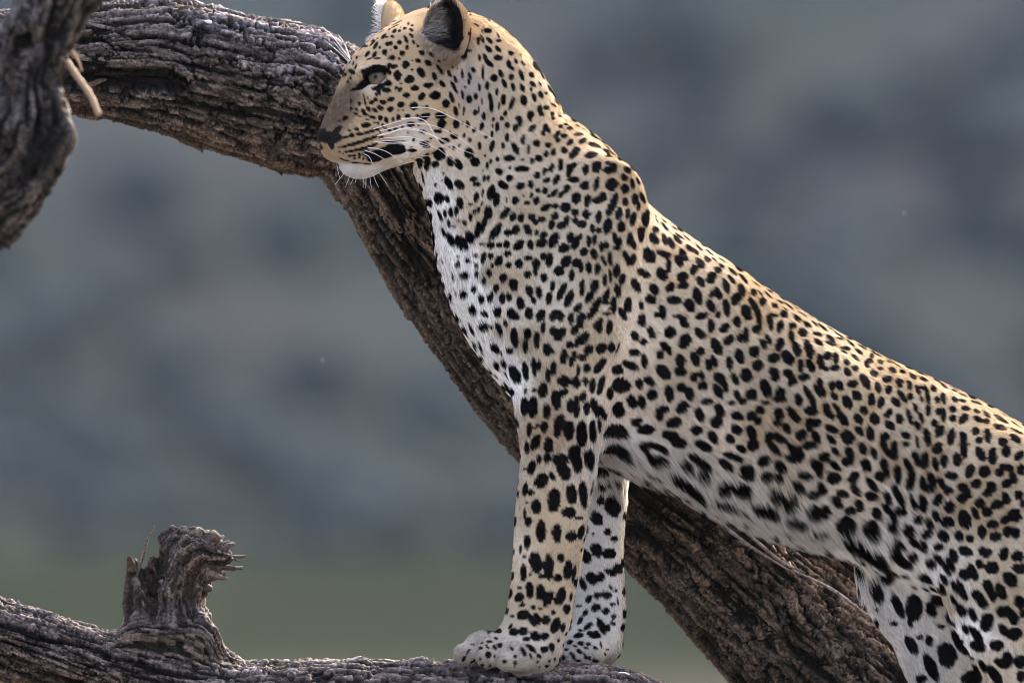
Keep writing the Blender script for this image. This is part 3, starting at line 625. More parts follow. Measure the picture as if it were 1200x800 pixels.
# ------------------------------------------------------------------ coat markings: x,y,half length,half width,angle per tile (ox, oy, scale)
TILES = [
((360, 0, 10), """1185,280,28,15,90 1142,332,22,22 1080,362,20,18 1098,318,18,8,110 1023,362,32,20,-60 998,430,24,16,20 895,428,38,22,-55 1155,460,48,20,65 1080,498,25,25 938,515,24,24 980,508,22,24 1035,560,24,24 850,555,16,16 800,535,46,20,-60 752,520,26,14,-60 695,495,22,18,-40 910,610,32,30 1170,560,24,26 1112,625,32,30 978,590,10,10 1000,677,32,32 790,640,42,22,-65 735,690,40,10,-25 820,685,40,13,-3 705,635,40,20,-60 940,688,8,8 1078,690,14,14 485,685,30,16,-70 580,675,14,20 540,745,26,12,-80 570,790,18,10,90 668,545,30,10,-40 620,580,20,10,-50 625,518,20,14 745,445,30,12,-60 822,450,10,12 960,345,22,10,-80 955,300,40,10,-25 1050,270,50,12,-30 935,435,14,12 865,375,40,6,-30"""),
((360, 70, 10), """1155,60,40,42 1060,185,56,44,80 960,65,30,22,-40 1020,80,42,24,-25 970,150,24,26 953,278,40,34 925,360,50,28,5 1040,333,18,20 1090,352,32,22,-45 1100,278,14,12 1165,418,44,26 840,380,36,18,60 812,412,22,14,60 798,470,24,22 755,500,32,24,-20 712,445,24,8,-70 665,430,24,8,85 678,495,42,12,80 615,518,20,24 890,498,38,24,10 985,465,40,24,-20 1097,527,38,32,-10 855,565,40,24,20 975,580,40,28,-5 795,595,36,20,40 718,578,34,22,60 655,600,26,22,50 680,642,32,18,20 705,702,22,10,10 765,675,36,18,20 860,685,26,30 925,705,36,24,65 1005,698,20,20 1068,675,28,32 1178,665,32,28 1065,598,14,10 1120,593,12,12 572,632,24,14,10 622,670,18,10,10 578,580,14,18 515,575,16,20 490,570,10,20 445,685,34,24,-25 375,720,16,10 690,770,55,30,-5 385,790,28,12 515,490,14,26 530,145,40,22,30 497,130,16,20 445,175,24,20 475,255,14,16 510,218,14,18 450,370,8,8 565,90,14,30 440,90,28,10,-60 800,740,20,8 830,745,10,12 885,775,16,24"""),
((460, 70, 10), """300,15,30,26,20 420,40,44,28,35 335,150,62,36,60 232,120,16,14 230,12,12,10 200,232,55,42,-15 420,300,55,32,-5 265,335,46,30,-5 345,430,48,34,-50 500,420,58,46,-10 250,545,46,42 350,552,14,12 402,555,22,18 625,520,42,46 490,200,48,26,70 580,285,44,24,45 555,115,62,18,55 550,20,24,12,60 665,165,44,18,60 735,230,46,18,70 720,320,75,20,62 690,440,62,24,70 815,165,52,16,85 820,415,48,16,80 745,610,55,26,75 783,545,30,8,75 835,600,50,13,95 905,195,44,18,75 948,120,34,24,60 895,260,34,16,75 852,325,14,14 900,465,44,30,75 978,430,36,22,85 1018,330,44,14,85 1045,485,32,11,85 1012,590,34,12,95 970,620,26,30 705,90,26,8,60 600,8,14,8 760,105,16,8,80 1060,150,82,14,90 1130,40,60,28,40 1110,310,50,24,88 1190,215,44,38 1145,450,60,24,78 1158,550,62,24,88 1070,665,46,24,85 1180,700,26,16,95 1045,780,46,26,110 1175,775,26,14,90 185,665,38,30 290,658,20,16 375,675,70,38,-25 565,660,60,40 575,755,50,52 745,755,48,36,80 215,760,45,30 305,770,16,8 115,790,16,16 820,740,10,16 880,760,40,22,80"""),
((360, 140, 10), """580,112,30,18 495,130,18,14 450,205,34,16,-10 520,187,32,24 615,172,42,22 700,155,36,24,-10 760,135,40,20,-15 820,115,30,18,-10 370,335,12,8 405,325,20,12 445,315,24,16 500,300,34,22 555,285,34,22,-10 620,265,60,22,-12 700,235,70,20,-18 780,210,60,18,-20 380,380,10,10 420,405,14,12 460,380,22,14 515,375,28,16 575,362,36,18,-8 645,345,44,20,-10 720,325,60,18,-15 790,295,40,16,-20 495,428,18,14 550,425,22,14 615,410,22,18 555,460,12,14 613,448,18,14 660,460,14,20 1035,115,28,18 970,130,24,18 920,105,18,14 885,75,16,20 1115,98,20,20 855,150,14,16 830,45,14,10"""),
((460, 140, 10), """350,145,38,20 445,225,22,10 250,240,28,14,-60 185,155,14,10 230,190,12,6 375,275,55,22,-10 400,315,40,18 530,140,44,22,15 600,250,60,34 720,200,44,28,20 675,145,10,14 235,365,50,18 840,190,28,18,-60 905,240,28,18,90 878,90,50,18,95 955,125,28,20,-60 1020,310,48,22,85 1095,205,26,18 1165,170,36,18,90 1168,310,70,26,105 665,320,14,10 715,338,22,26 780,310,22,12,-60 550,410,72,66 580,345,40,16,20 895,395,54,56 970,500,55,52,40 675,495,60,36,80 770,530,66,38,60 410,505,86,40,90 320,500,70,40,90 500,530,44,38 360,690,70,16,80 600,632,20,10,90 580,720,18,8 505,768,16,24 660,750,85,36,60 785,765,65,44,45 945,700,44,32 985,760,44,30 1085,425,12,18 1110,540,40,18,90 1155,495,30,18,100 1075,695,36,20,95 1125,688,34,20,95 1060,600,10,10 218,325,16,8"""),
((470, 0, 10), """130,300,16,18 118,350,26,16,50 120,418,32,16,50 148,500,26,16,60 197,540,24,14,50 245,622,36,26,40 355,640,34,18,50 450,715,26,14,60 490,700,20,10,50 905,480,44,22,90 800,595,26,16 755,670,18,10 920,680,36,18,80 885,295,36,10,35 950,365,30,8,65 1020,360,46,30,5 950,460,50,18,65 1035,475,46,22,50 1025,575,52,26,45 1135,575,44,24,50 1140,420,36,10,70 1145,480,30,16 985,680,50,22,70 1140,680,52,34,10"""),
((540, 60, 10), """590,25,34,26,10 645,120,34,18,65 720,130,24,14,90 740,160,16,16 705,45,16,10 565,155,48,26,80 605,205,26,18,60 470,265,44,26,70 510,380,54,24,65 595,305,34,32 710,280,62,24,70 830,280,34,26,40 615,425,48,24,72 720,430,48,26,65 845,390,42,22,40 825,450,30,14,80 930,385,28,12,60 425,480,42,20,92 500,570,60,30,92 600,615,76,24,112 740,580,56,40,75 860,545,50,26,72 940,510,46,26,65 1000,495,22,18 448,645,40,14,95 520,730,34,22,110 680,785,36,30 815,750,50,38,110 925,680,44,32,100 945,740,30,26 1005,662,34,26,10 1090,635,36,14,25 1075,735,24,24 1165,760,24,20 1080,790,24,20 480,790,22,26"""),
((540, 140, 8), """435,55,30,22,90 340,70,40,20,92 515,80,34,26,100 552,25,40,24,88 675,80,44,26,-40 795,80,36,26,100 825,105,20,24 775,130,20,24 865,10,24,24 650,10,12,20 940,65,20,18 985,48,18,12 1022,85,28,20,-20 905,140,40,22,-55 968,155,28,22,-20 910,195,24,22 1105,140,46,18,-8 1145,200,46,24,-40 1025,215,34,24,-45 1095,60,22,14 1155,90,24,14 435,170,38,20,95 585,190,44,22,95 395,250,28,20,90 512,275,55,26,65 635,285,44,18,92 715,225,34,32 820,242,30,24 805,325,24,28 870,305,36,24,100 970,290,30,32 1070,310,60,34,-50 345,372,18,22 455,365,48,30 585,378,20,12,-20 665,390,30,20,80 730,365,38,30,15 575,465,66,28 460,452,14,14 360,490,36,30,40 455,550,32,32 395,615,48,32,30 715,525,30,32 785,485,36,22,105 852,455,40,24,105 935,425,56,25,92 1015,480,60,30,100 1060,430,34,24,-30 1170,470,50,30,95 810,570,36,24,-30 895,568,50,28,-60 1060,565,52,28 560,625,38,34,-20 658,610,38,26,85 725,665,22,22 790,670,30,28 825,720,18,16 875,690,40,24,-50 945,700,44,22,-40 995,645,32,32 1165,620,44,40 1080,740,46,52 590,712,12,12 662,712,20,24 510,762,30,36 620,785,26,20 708,765,30,34 430,755,20,8,90 285,685,70,36,105 335,755,60,30,100 205,690,40,10,95 145,730,46,24,92"""),
((480, 180, 6), """205,315,36,40 140,350,36,30,-10 265,320,28,16,75 355,350,40,24,75 470,305,36,22,95 515,275,26,10,90 428,358,18,10 510,350,16,8,-60 250,422,26,14,80 290,412,34,18,80 330,405,34,16,90 215,440,40,14,65 485,395,20,11,100 457,408,20,12,100 555,420,42,28,90 520,500,60,20,105 428,448,26,14,85 480,540,60,20,100 278,495,24,12,80 312,515,16,8 390,490,20,14,50 350,480,18,6 425,590,48,30,70 365,630,58,36,55 290,605,50,22,65 240,555,40,12,65 520,735,40,18,100 515,640,24,8 410,755,20,18 465,720,16,12 340,780,18,20 470,785,14,18 343,720,14,10 570,720,20,24 570,645,28,26 670,420,46,24,-50 728,445,30,22,110 785,452,32,22,95 860,448,28,26,70 885,480,22,20 935,465,26,22 1025,440,24,26 1000,500,32,22,100 1065,508,32,26,-20 1105,470,36,20,95 1165,415,28,24 1163,470,24,18,90 1195,500,14,24 605,548,60,28,-55 692,555,26,24 745,540,34,26,-70 832,535,42,24,65 893,558,14,18 940,572,26,26 925,630,40,30,-20 1015,610,54,32,-60 1130,588,38,24,100 1165,630,48,26,105 630,645,22,22 682,640,24,26 770,645,42,30,-50 850,640,34,24,80 1085,665,38,34 690,705,26,20 628,755,38,28,-60 835,735,28,20 945,725,24,26 985,750,46,26,95 890,772,32,26 770,775,28,30 695,785,24,22 1100,760,44,32,-50 1175,770,36,32 960,380,38,22,-25 1025,372,22,18 1095,380,36,32 825,362,28,28"""),
((640, 140, 6), """345,125,42,14,10 345,182,46,24,5 320,245,46,28,-20 440,175,24,14,30 460,235,36,14,10 440,258,22,20 520,280,28,20,20 575,358,34,20,35 435,305,22,12 475,338,30,34 435,358,30,24 355,332,42,32,-60 275,352,38,24,90 355,455,50,20,105 285,458,42,30,-30 460,458,44,42 552,410,28,22,40 552,488,34,28,90 608,452,34,16,75 648,435,28,12,65 395,545,34,28,100 360,570,30,26 290,575,44,22,95 465,605,76,26,-65 555,580,28,22,90 625,565,40,24,95 648,612,32,14,90 680,555,40,16,65 712,590,14,10 515,660,42,24,100 575,660,38,16,95 612,700,50,22,105 370,685,44,22,95 282,668,28,30 255,738,32,28 700,700,50,30,95 718,655,30,20 435,750,54,30,100 530,758,38,28,90 325,765,30,18,80 370,780,20,18 665,780,32,24 770,775,28,24 780,712,26,10,60 835,755,36,16,55 830,715,24,8,45 905,765,24,12,35 770,680,14,10"""),
((680, 240, 6), """25,330,28,30 98,350,36,24,75 60,255,36,18,85 100,245,36,14,95 150,295,34,18,85 182,283,24,18,90 245,235,40,18,80 272,265,36,20,100 258,305,26,16 5,225,12,20 165,395,36,14,70 212,380,46,18,85 322,365,40,20,70 370,385,40,24,110 345,410,20,16 350,240,44,24,95 375,280,32,20,75 425,215,50,26,85 480,355,56,42,60 520,240,44,28,50 595,245,40,20,75 640,270,42,20,70 685,245,40,20,55 700,220,36,12,35 770,305,34,20,45 810,325,30,16,55 835,300,34,14,50 750,232,30,12,50 725,350,44,24,60 575,340,38,20,25 612,355,26,20 620,425,48,20,85 695,395,42,24,60 845,410,44,24,50 800,455,36,26,110 895,382,28,20,50 910,335,34,12,45 968,458,28,22,30 995,430,24,16,45 998,388,30,12,40 945,385,24,8,45 1075,470,36,18,50 1065,525,38,16,55 1150,520,46,18,60 60,440,40,22,85 122,450,40,22,95 5,440,36,16,90 258,465,48,24,95 295,525,40,24,100 210,500,44,12,85 175,530,44,16,92 440,480,46,26,30 575,490,48,34,55 720,505,38,32 725,565,36,28 922,510,40,34,-60 845,540,40,24,60 1025,570,50,24,70 1135,600,44,24,70 1100,660,46,32,-60 390,570,50,26,65 520,595,42,30,55 495,665,38,30,30 632,580,34,30,-40 660,670,46,28 825,640,60,30,75 925,630,26,18,-70 970,625,44,22,70 768,705,48,34,65 920,710,46,26,60 1028,725,58,28,80 15,585,56,20,92 100,575,48,28,100 65,650,46,26,-60 265,605,46,24,75 185,640,50,22,105 175,690,30,14 235,700,60,20,90 335,705,52,26,95 428,708,30,16,75 580,755,46,26,80 540,775,26,20 100,730,80,26,-62 190,765,28,14 300,770,50,20,60 435,785,24,16 690,785,34,14 855,780,44,22,-20 970,775,20,24 1165,745,34,40 1195,670,14,20 20,785,22,20"""),
((520, 280, 6), """95,185,24,18,-70 170,155,16,16 228,185,14,18 148,260,34,26 68,272,24,12,90 232,250,26,12,90 285,300,30,14,85 215,355,22,24 140,395,26,28 85,385,20,6,80 265,425,22,28 328,412,36,20,105 370,348,30,20,90 320,242,20,26 340,190,12,16 328,120,16,24 275,135,40,16,100 388,158,30,22,110 450,105,18,24 455,190,22,24 418,275,28,32 490,320,42,30,75 535,190,46,26,75 590,250,24,28 598,135,28,18,100 648,200,58,20,92 705,270,26,32 708,125,22,26 748,150,40,20,92 600,365,38,26,70 630,430,28,16,75 670,375,44,22,85 740,415,44,24,95 765,330,38,18,95 830,370,65,24,-65 810,225,38,32 860,160,32,26,-60 900,255,38,20,92 880,420,60,26,-70 960,340,54,32,85 1060,330,46,28,95 1030,405,46,24,-60 942,485,36,24,-50 895,560,40,22,95 960,575,56,28,100 920,640,34,26,-50 1060,495,76,28,-65 975,705,60,34,-40 1085,620,40,28,60 1095,590,36,22,-60 1145,410,66,20,95 1185,490,26,14 1150,525,30,14 1165,620,50,22,100 412,422,38,20,85 460,410,28,18,85 540,450,44,26,80 205,505,36,28,80 290,530,30,18,30 380,518,38,28,95 485,535,48,34,40 600,525,42,28,85 685,535,44,28,-60 700,625,42,18,95 770,545,32,24,90 825,545,32,24,90 795,520,40,20 775,655,36,28,60 835,655,36,28,-60 805,695,30,26 285,625,36,30,10 390,640,50,28,60 435,597,24,16,80 200,640,46,14,65 340,625,18,12 498,700,70,26,82 590,670,44,26,95 575,755,44,20,88 655,710,56,22,90 885,745,28,24 370,770,40,36,20 265,770,44,14,75 465,785,26,20 730,775,40,34,70 1015,780,36,30,-50 1110,770,40,34,-50 1180,760,24,36"""),
((560, 380, 6), """130,170,40,36,10 228,190,22,28 30,170,40,14,75 135,295,34,22,85 258,355,66,36,65 335,335,64,22,82 395,300,62,18,85 430,290,36,18,95 480,180,46,24,95 510,195,28,18 605,230,50,26,90 665,245,56,20,105 650,140,28,18 735,100,60,34,-45 765,195,50,24,-50 735,230,30,26 855,175,60,26,-55 890,160,28,22 950,175,66,22,100 985,165,40,8,110 705,325,34,14,92 767,308,34,26,100 860,290,60,28,-55 1075,290,60,28,25 1170,260,46,22,85 1100,200,36,26 530,315,46,24,95 495,360,46,18,85 605,400,46,34,10 600,480,36,24,-40 335,470,22,12,95 400,463,22,12 458,465,52,30,100 220,465,60,26,65 692,412,40,26,80 757,402,32,18,88 805,435,52,20,95 865,430,66,22,105 550,535,62,32,80 650,575,48,24,90 692,575,72,22,90 740,508,36,24,95 765,590,46,22,88 825,585,62,26,75 485,615,48,26,90 328,580,62,28,88 385,585,70,34,92 880,625,56,20,65 468,720,40,26,95 570,705,70,32,105 640,745,60,36,92 730,745,60,32,92 805,740,60,22,92 855,715,46,14,88 362,740,46,16,92 402,725,20,10 425,708,20,10 1105,85,36,26,50 1165,125,26,22 980,320,40,34 1000,430,58,50 930,490,40,24,95 985,600,54,42,85 1085,545,44,34,60 1155,550,46,28,80 1135,420,36,26,70 1120,690,38,30,-10"""),
((720, 340, 6), """192,215,42,30,85 260,300,44,24,75 148,325,38,26,80 210,370,26,26 390,295,40,38 310,195,44,22,65 342,150,44,24,85 440,195,24,26 490,225,46,26,70 495,360,52,38,-60 610,185,46,30,-50 605,305,44,26,45 680,255,46,24,88 730,180,22,26 775,265,38,28,-30 805,350,40,30,-40 862,222,38,26,80 885,335,30,22,70 925,320,50,24,85 925,165,56,26,75 1000,140,80,20,70 1020,210,60,18,85 1000,275,34,28,30 1110,180,40,14 1100,235,44,18,90 1165,255,46,24,105 145,440,38,28,20 115,530,62,32,35 212,500,46,24,85 320,455,28,32 350,395,36,22,55 385,425,36,18,70 345,575,60,36,45 465,500,44,32,80 465,570,38,32 570,485,48,28,70 605,430,30,28 665,525,36,26,70 700,500,44,24,65 720,400,60,32,65 810,515,50,22,85 850,625,42,20,65 882,465,50,30,70 930,600,50,40,60 985,430,40,36,-50 1010,530,42,36,-60 1050,380,36,22,70 1085,350,38,18,65 1165,378,42,28,-70 1120,475,40,34 1065,690,66,34,65 1120,575,30,28 1130,615,26,26 560,612,26,30 615,605,34,20,70 620,675,32,30 740,620,44,32,40 780,675,38,20,75 730,710,52,28,55 965,735,38,38 865,740,34,22,75 905,780,26,22 175,665,36,26,60 250,640,44,26,40 265,735,36,34 388,730,54,28,80 470,685,32,28 530,730,46,28,80 1170,715,36,30 1165,765,44,24,10 650,785,40,20 825,795,26,14 1060,790,30,14 125,785,40,24 190,775,36,20,60"""),
((860, 300, 6), """70,165,40,16,60 155,195,36,10,40 140,255,24,28 205,320,26,32 190,270,34,10,55 245,275,32,14,50 290,350,24,20 325,320,22,16,40 355,405,28,28 385,350,36,16,50 360,370,24,8,40 130,335,44,16,60 175,400,50,16,75 190,460,40,18,85 165,515,34,28 85,390,44,24,75 100,430,28,22 25,465,40,26,80 250,440,34,16,100 280,405,30,16 265,490,34,18,90 325,495,48,26,100 40,575,30,30 88,560,50,24,85 235,595,36,20,65 207,620,38,22,75 325,615,44,30,-60 145,670,42,38 40,700,48,30,75 278,715,40,36 170,765,44,36,-50 380,715,52,36,55 445,435,32,22,60 485,410,34,14,35 545,420,36,10,40 450,360,30,10,40 515,480,30,22,40 412,493,26,24 485,540,34,32 405,560,36,22,80 440,650,50,28,70 525,645,60,28,75 540,680,28,24 570,475,30,14,55 625,500,40,18,50 590,550,34,16,5 595,605,36,24,50 680,580,40,20,50 685,615,40,22,10 690,505,22,12,40 735,550,40,14,50 745,580,26,14 660,700,28,28 718,715,40,22,85 610,740,54,24,80 640,790,30,14,20 785,650,38,18,-5 775,675,24,14 855,715,34,20,50 795,745,24,24 855,785,26,22 820,610,36,14,55 880,670,28,18,35 905,640,34,16,40 970,700,28,16,-60 1000,690,36,12,30 1030,740,22,24 935,760,30,20,-80 955,735,24,20 1030,790,20,14 1095,745,28,12,20 1155,770,40,10,40 470,770,46,22,85 540,770,46,24,60 712,785,34,20 920,630,30,8,35 1030,680,50,8,30"""),
((1000, 390, 6), """40,130,24,16,40 70,105,32,14,40 15,180,28,28 20,255,20,28 145,285,30,24 120,180,38,16,-60 95,240,30,16,80 160,155,46,12,25 190,205,20,22 195,258,26,20,20 258,208,26,14,20 315,225,30,12,30 278,260,32,22,30 345,270,24,22 395,248,30,12,20 420,305,30,20,40 495,325,32,22,20 490,290,40,12,35 85,340,56,28,60 175,380,36,22,75 240,325,36,22 250,400,28,30 325,340,28,22 330,365,20,20 395,365,40,20,75 455,400,36,18,70 480,465,24,14,70 520,430,70,18,80 525,545,44,22,90 490,385,30,14,20 565,390,24,28 605,345,44,14,35 640,375,30,16,45 590,470,20,28 635,455,44,20,85 710,405,24,16,20 770,435,34,12,30 712,465,28,22,70 770,475,26,16,5 345,445,56,20,55 400,445,26,26 300,485,42,26,50 130,470,46,26,85 195,490,40,26,100 25,440,38,30,40 15,355,14,24 75,545,32,26,40 150,605,46,30,65 35,605,40,28,55 245,565,38,26,-50 325,605,36,28,75 260,650,44,26,40 440,530,34,18,70 480,595,42,16,75 395,590,60,18,75 450,650,38,20,65 600,550,24,24 632,570,46,20,90 570,635,26,26 610,690,46,32,-50 700,535,24,24 790,530,32,18,5 700,600,24,24 775,600,42,28,-50 870,490,44,18,10 870,550,26,16,20 935,570,32,18,45 880,605,40,18,25 940,620,24,20 965,515,28,22,20 1040,605,52,22,35 1030,660,46,26,15 1150,690,48,18,40 1140,740,44,24,35 1050,765,34,30 860,690,30,26 885,755,26,24 945,720,50,26,85 690,730,60,28,100 770,730,38,28,80 520,735,64,26,80 370,720,38,24,30 450,770,46,14,80 225,730,34,28 290,780,26,22 45,690,38,22,50 120,710,50,26,80 210,775,24,24 370,780,30,20 600,785,30,14 780,785,36,18 5,740,20,10,90 60,785,26,14 1060,575,26,8,40 1140,640,40,10,45 760,395,50,8,35 300,195,40,8,25 540,290,40,8,30 640,340,40,8,35"""),
((690, 460, 6), """500,150,46,30,85 530,115,36,24,20 600,210,54,36,-10 660,105,46,36,-40 825,65,42,28 780,155,50,28,70 920,125,46,30,65 900,205,40,40 760,265,42,32,15 875,315,50,28,60 810,375,72,32,30 1045,25,24,30 1085,65,24,22 1005,85,30,28 1045,165,42,28,25 1145,165,34,28 1190,200,26,28 1040,262,40,32,30 995,325,38,28,50 1075,395,50,24,30 1145,280,50,30,60 1155,370,42,44 1015,450,76,24,20 970,510,68,28,38 1120,565,62,48,60 965,665,56,48 1090,685,70,50,15 345,205,46,30,-10 400,260,56,34 340,225,40,30,60 570,300,50,30,20 610,315,44,28,60 635,355,52,34,10 400,380,46,30,20 480,380,70,24,20 540,410,36,24,60 500,475,76,32,10 420,430,40,16,60 740,455,44,30,30 790,490,80,26,45 835,520,44,26,60 700,515,56,34,40 810,580,48,32,25 665,620,90,40,30 760,690,80,36,50 185,270,90,44,10 230,290,50,36 130,295,50,26 205,410,90,36,15 250,440,70,30,30 140,410,50,26 460,575,60,14,30"""),
((860, 420, 6), """90,115,46,44 165,50,42,36,-50 225,205,62,32,65 125,255,38,40 270,100,36,32 290,140,28,24 385,105,38,28,20 410,165,34,30 345,240,44,36,60 335,280,50,28 495,130,36,26 470,60,44,20,85 545,60,46,26,65 640,85,44,26,50 615,30,30,20 720,85,36,30,40 800,95,30,24,60 860,75,26,30 455,290,44,26,75 520,240,50,20,60 555,300,50,20,75 545,370,50,26,10 605,175,40,20,80 590,225,50,18,60 630,240,30,20,70 690,190,28,30 745,190,40,24,65 705,262,36,20,50 835,178,40,24,5 870,255,42,38 920,160,54,30,65 795,305,50,30,60 215,325,40,28,35 188,362,36,24,20 125,405,36,28,60 185,440,38,34 25,260,30,30 65,302,24,22 320,390,40,32,70 305,455,30,26,30 370,490,38,28,50 410,385,50,26,50 440,420,36,24,40 425,440,36,28,20 650,340,36,24,70 670,390,46,24,45 725,350,40,16,50 765,420,52,26,55 870,425,46,28,55 880,510,42,22,55 530,465,46,24,85 565,450,46,30 475,540,40,36 580,555,50,24,60 535,610,54,32,-10 690,495,52,26,25 685,570,44,22,45 800,555,48,40,60 915,365,36,30,40 990,420,54,30,65 960,530,64,28,80 250,555,36,30,-60 320,560,56,26,35 285,635,64,26,45 410,635,50,26,50 465,670,60,30,80 425,705,60,34,10 120,520,50,30,40 135,560,44,24,85 135,615,40,38 20,505,46,28,40 55,640,52,26,30 25,705,46,20,20 215,720,48,40,-15 330,765,56,36,45 90,775,50,30 640,695,44,40 715,755,50,24,45 575,750,46,30,65 715,655,42,22,45 815,665,50,30,70 800,720,46,36 910,640,40,30,65 985,665,44,22,65 930,750,52,34,60 970,290,50,28,75 1035,305,44,28,90 1015,195,36,24,75 1065,550,40,28,60 1055,610,50,20,70 1085,660,50,24,50 1140,620,60,22,80 1060,750,50,30,70 1150,780,30,24 20,410,46,26,25"""),
((820, 530, 6), """455,60,46,40 575,110,48,30,50 480,175,46,38,10 560,185,46,28,40 185,245,54,50 310,265,66,52,20 195,355,90,30,20 545,300,58,44,10 645,345,52,54 450,385,80,40,10 520,410,40,44 680,475,80,34,10 745,170,56,30,15 700,245,56,32,55 805,295,42,34 860,255,48,32,65 840,100,50,34,60 845,145,40,24,70 955,95,40,26,45 945,180,52,44 880,40,44,40 800,405,46,44 880,420,46,50 840,445,50,26 1085,175,48,40,-50 1095,265,56,28,50 1010,295,46,28,20 970,350,50,34,60 1065,410,40,30,15 1125,375,46,30,60 1035,520,74,66,45 840,570,70,18"""),
((1000, 500, 6), """70,160,40,30,70 145,185,40,22,65 225,90,46,28,60 225,150,54,24,70 290,165,60,26,80 265,200,50,24,30 370,135,46,28,70 460,120,56,22,75 590,160,40,34 440,215,44,24,65 505,235,56,28,90 480,260,40,26 580,265,50,24,75 640,238,46,28,90 780,165,60,28,90 730,230,50,32,80 895,190,54,32,60 980,205,60,32,92 1075,170,44,32,95 1165,205,46,30,-40 90,275,50,32,60 190,350,46,36,30 230,320,50,26,80 315,345,70,26,85 385,270,56,24,60 410,330,60,26,80 400,400,50,32,90 25,355,40,30,60 25,455,56,26,55 135,410,64,28,50 130,490,50,32,20 245,505,54,26,65 310,470,70,26,60 335,595,46,36,10 345,530,40,24,70 490,395,56,24,85 550,370,52,28,65 545,430,46,34,-40 690,345,46,30,10 625,400,44,26,65 670,450,36,28 770,425,40,30,30 800,465,44,30,70 770,500,44,36 820,310,54,34,-65 865,400,38,34 925,315,42,40 595,515,46,34,-60 680,565,44,38 490,540,62,34,80 425,535,58,24,70 585,630,46,26,60 665,670,46,44 455,655,36,36 540,685,46,26,55 785,655,70,44,75 890,535,36,36 940,600,40,34 860,610,50,22,65 980,685,42,32 905,740,48,32,80 1000,770,44,34 975,420,46,32,40 945,465,36,32 1015,545,46,36 1075,505,46,32,70 1075,285,50,26,10 1030,320,30,32 1125,360,44,30,70 1080,400,40,34 1165,480,36,36 1190,540,30,20,90 1125,610,50,34,-20 1150,640,36,30 1075,650,46,30,-30 1085,735,34,40 1140,745,34,40 1180,300,40,30,90 170,610,52,34,60 45,560,50,38,60 240,580,56,24,45 285,635,46,26,60 280,715,54,34,45 135,725,74,56,60 395,735,56,40,55 520,755,40,34 635,770,50,36,50 745,770,40,30,70 820,785,32,26"""),
((1000, 620, 6), """40,120,110,44,30 170,200,90,60,35 260,290,70,50,40 300,160,60,44,70 355,235,80,34,35 425,205,44,34,70 330,105,60,24,40 495,120,54,34,65 430,100,46,24,40 600,125,34,30 640,60,60,36,50 825,80,44,34,70 790,155,54,34,15 600,215,46,24,50 650,270,60,20,60 550,250,44,34,60 685,250,60,22,65 708,190,52,30,70 640,355,46,20,60 520,350,60,46,20 615,480,60,36,15 630,420,46,20,60 715,410,50,20,65 765,435,76,26,70 785,320,48,34,45 840,300,66,32,65 890,245,36,30,50 930,160,48,36,20 975,270,50,46 1060,175,50,34,100 1155,190,46,40 1180,275,60,40,20 1105,355,64,44,50 870,465,44,36,30 910,520,46,34,40 950,405,56,34,60 980,465,46,28,75 1040,440,60,36,60 705,495,40,18,60 760,570,50,32,60 690,625,54,38,50 840,600,54,26,65 940,655,70,46,100 790,705,38,20,65 865,740,70,26,50 1065,580,60,40 1125,620,56,36,60 1060,710,50,30,50 1135,735,50,50 1170,510,46,40,60 1190,590,30,24,90 740,765,70,30,50 45,290,60,36,60 170,440,80,42,75 315,540,90,30,65 430,550,95,60,90 550,560,60,36,70 400,660,34,18,70 240,375,26,20 285,660,30,18 620,680,30,16"""),  # the leading large marks paint the shade of the groin
((1000, 667, 6), """410,535,76,36,65 535,500,42,30,70 470,475,26,18 550,690,100,40,65 660,600,90,66,70 755,530,90,34,55 480,770,40,34 830,770,70,56 870,720,60,20,60 835,620,22,14 875,540,56,40,30 1005,535,50,40 910,680,50,26,60 995,745,80,34,55 1085,630,56,34,80 1050,660,60,34,20 1180,650,50,46 1180,750,40,30,90"""),
((580, 500, 6), """240,25,34,16,92 345,10,30,28 440,20,50,28,92 515,45,66,36,95 612,60,76,36,85 690,55,60,24,88 285,110,56,30,-65 225,145,40,20,85 378,130,50,30,92 368,220,36,24,92 310,228,32,18,92 258,285,46,28,105 325,380,60,48,-60 402,345,30,18,65 460,235,52,40 485,315,56,42,70 560,190,56,40,92 583,265,60,32,92 665,235,70,34,85 212,440,50,20,100 252,460,30,20 290,560,50,40,85 415,515,86,50,95 540,475,76,40,85 525,600,54,42 622,480,106,34,85 592,640,34,18 210,610,46,10,92 235,665,38,26,95 325,735,80,40,88 435,745,70,36,92 540,770,44,40 610,740,60,30,105 225,780,24,18 222,525,18,8 215,300,20,10 755,315,50,40 755,435,36,28,10 805,420,18,16 865,408,34,22,60 745,520,32,40 830,565,80,62,60 715,645,62,50,60 795,740,30,28 840,785,30,24 850,300,56,40 680,430,60,12,100 690,750,12,12 645,730,40,10,100"""),
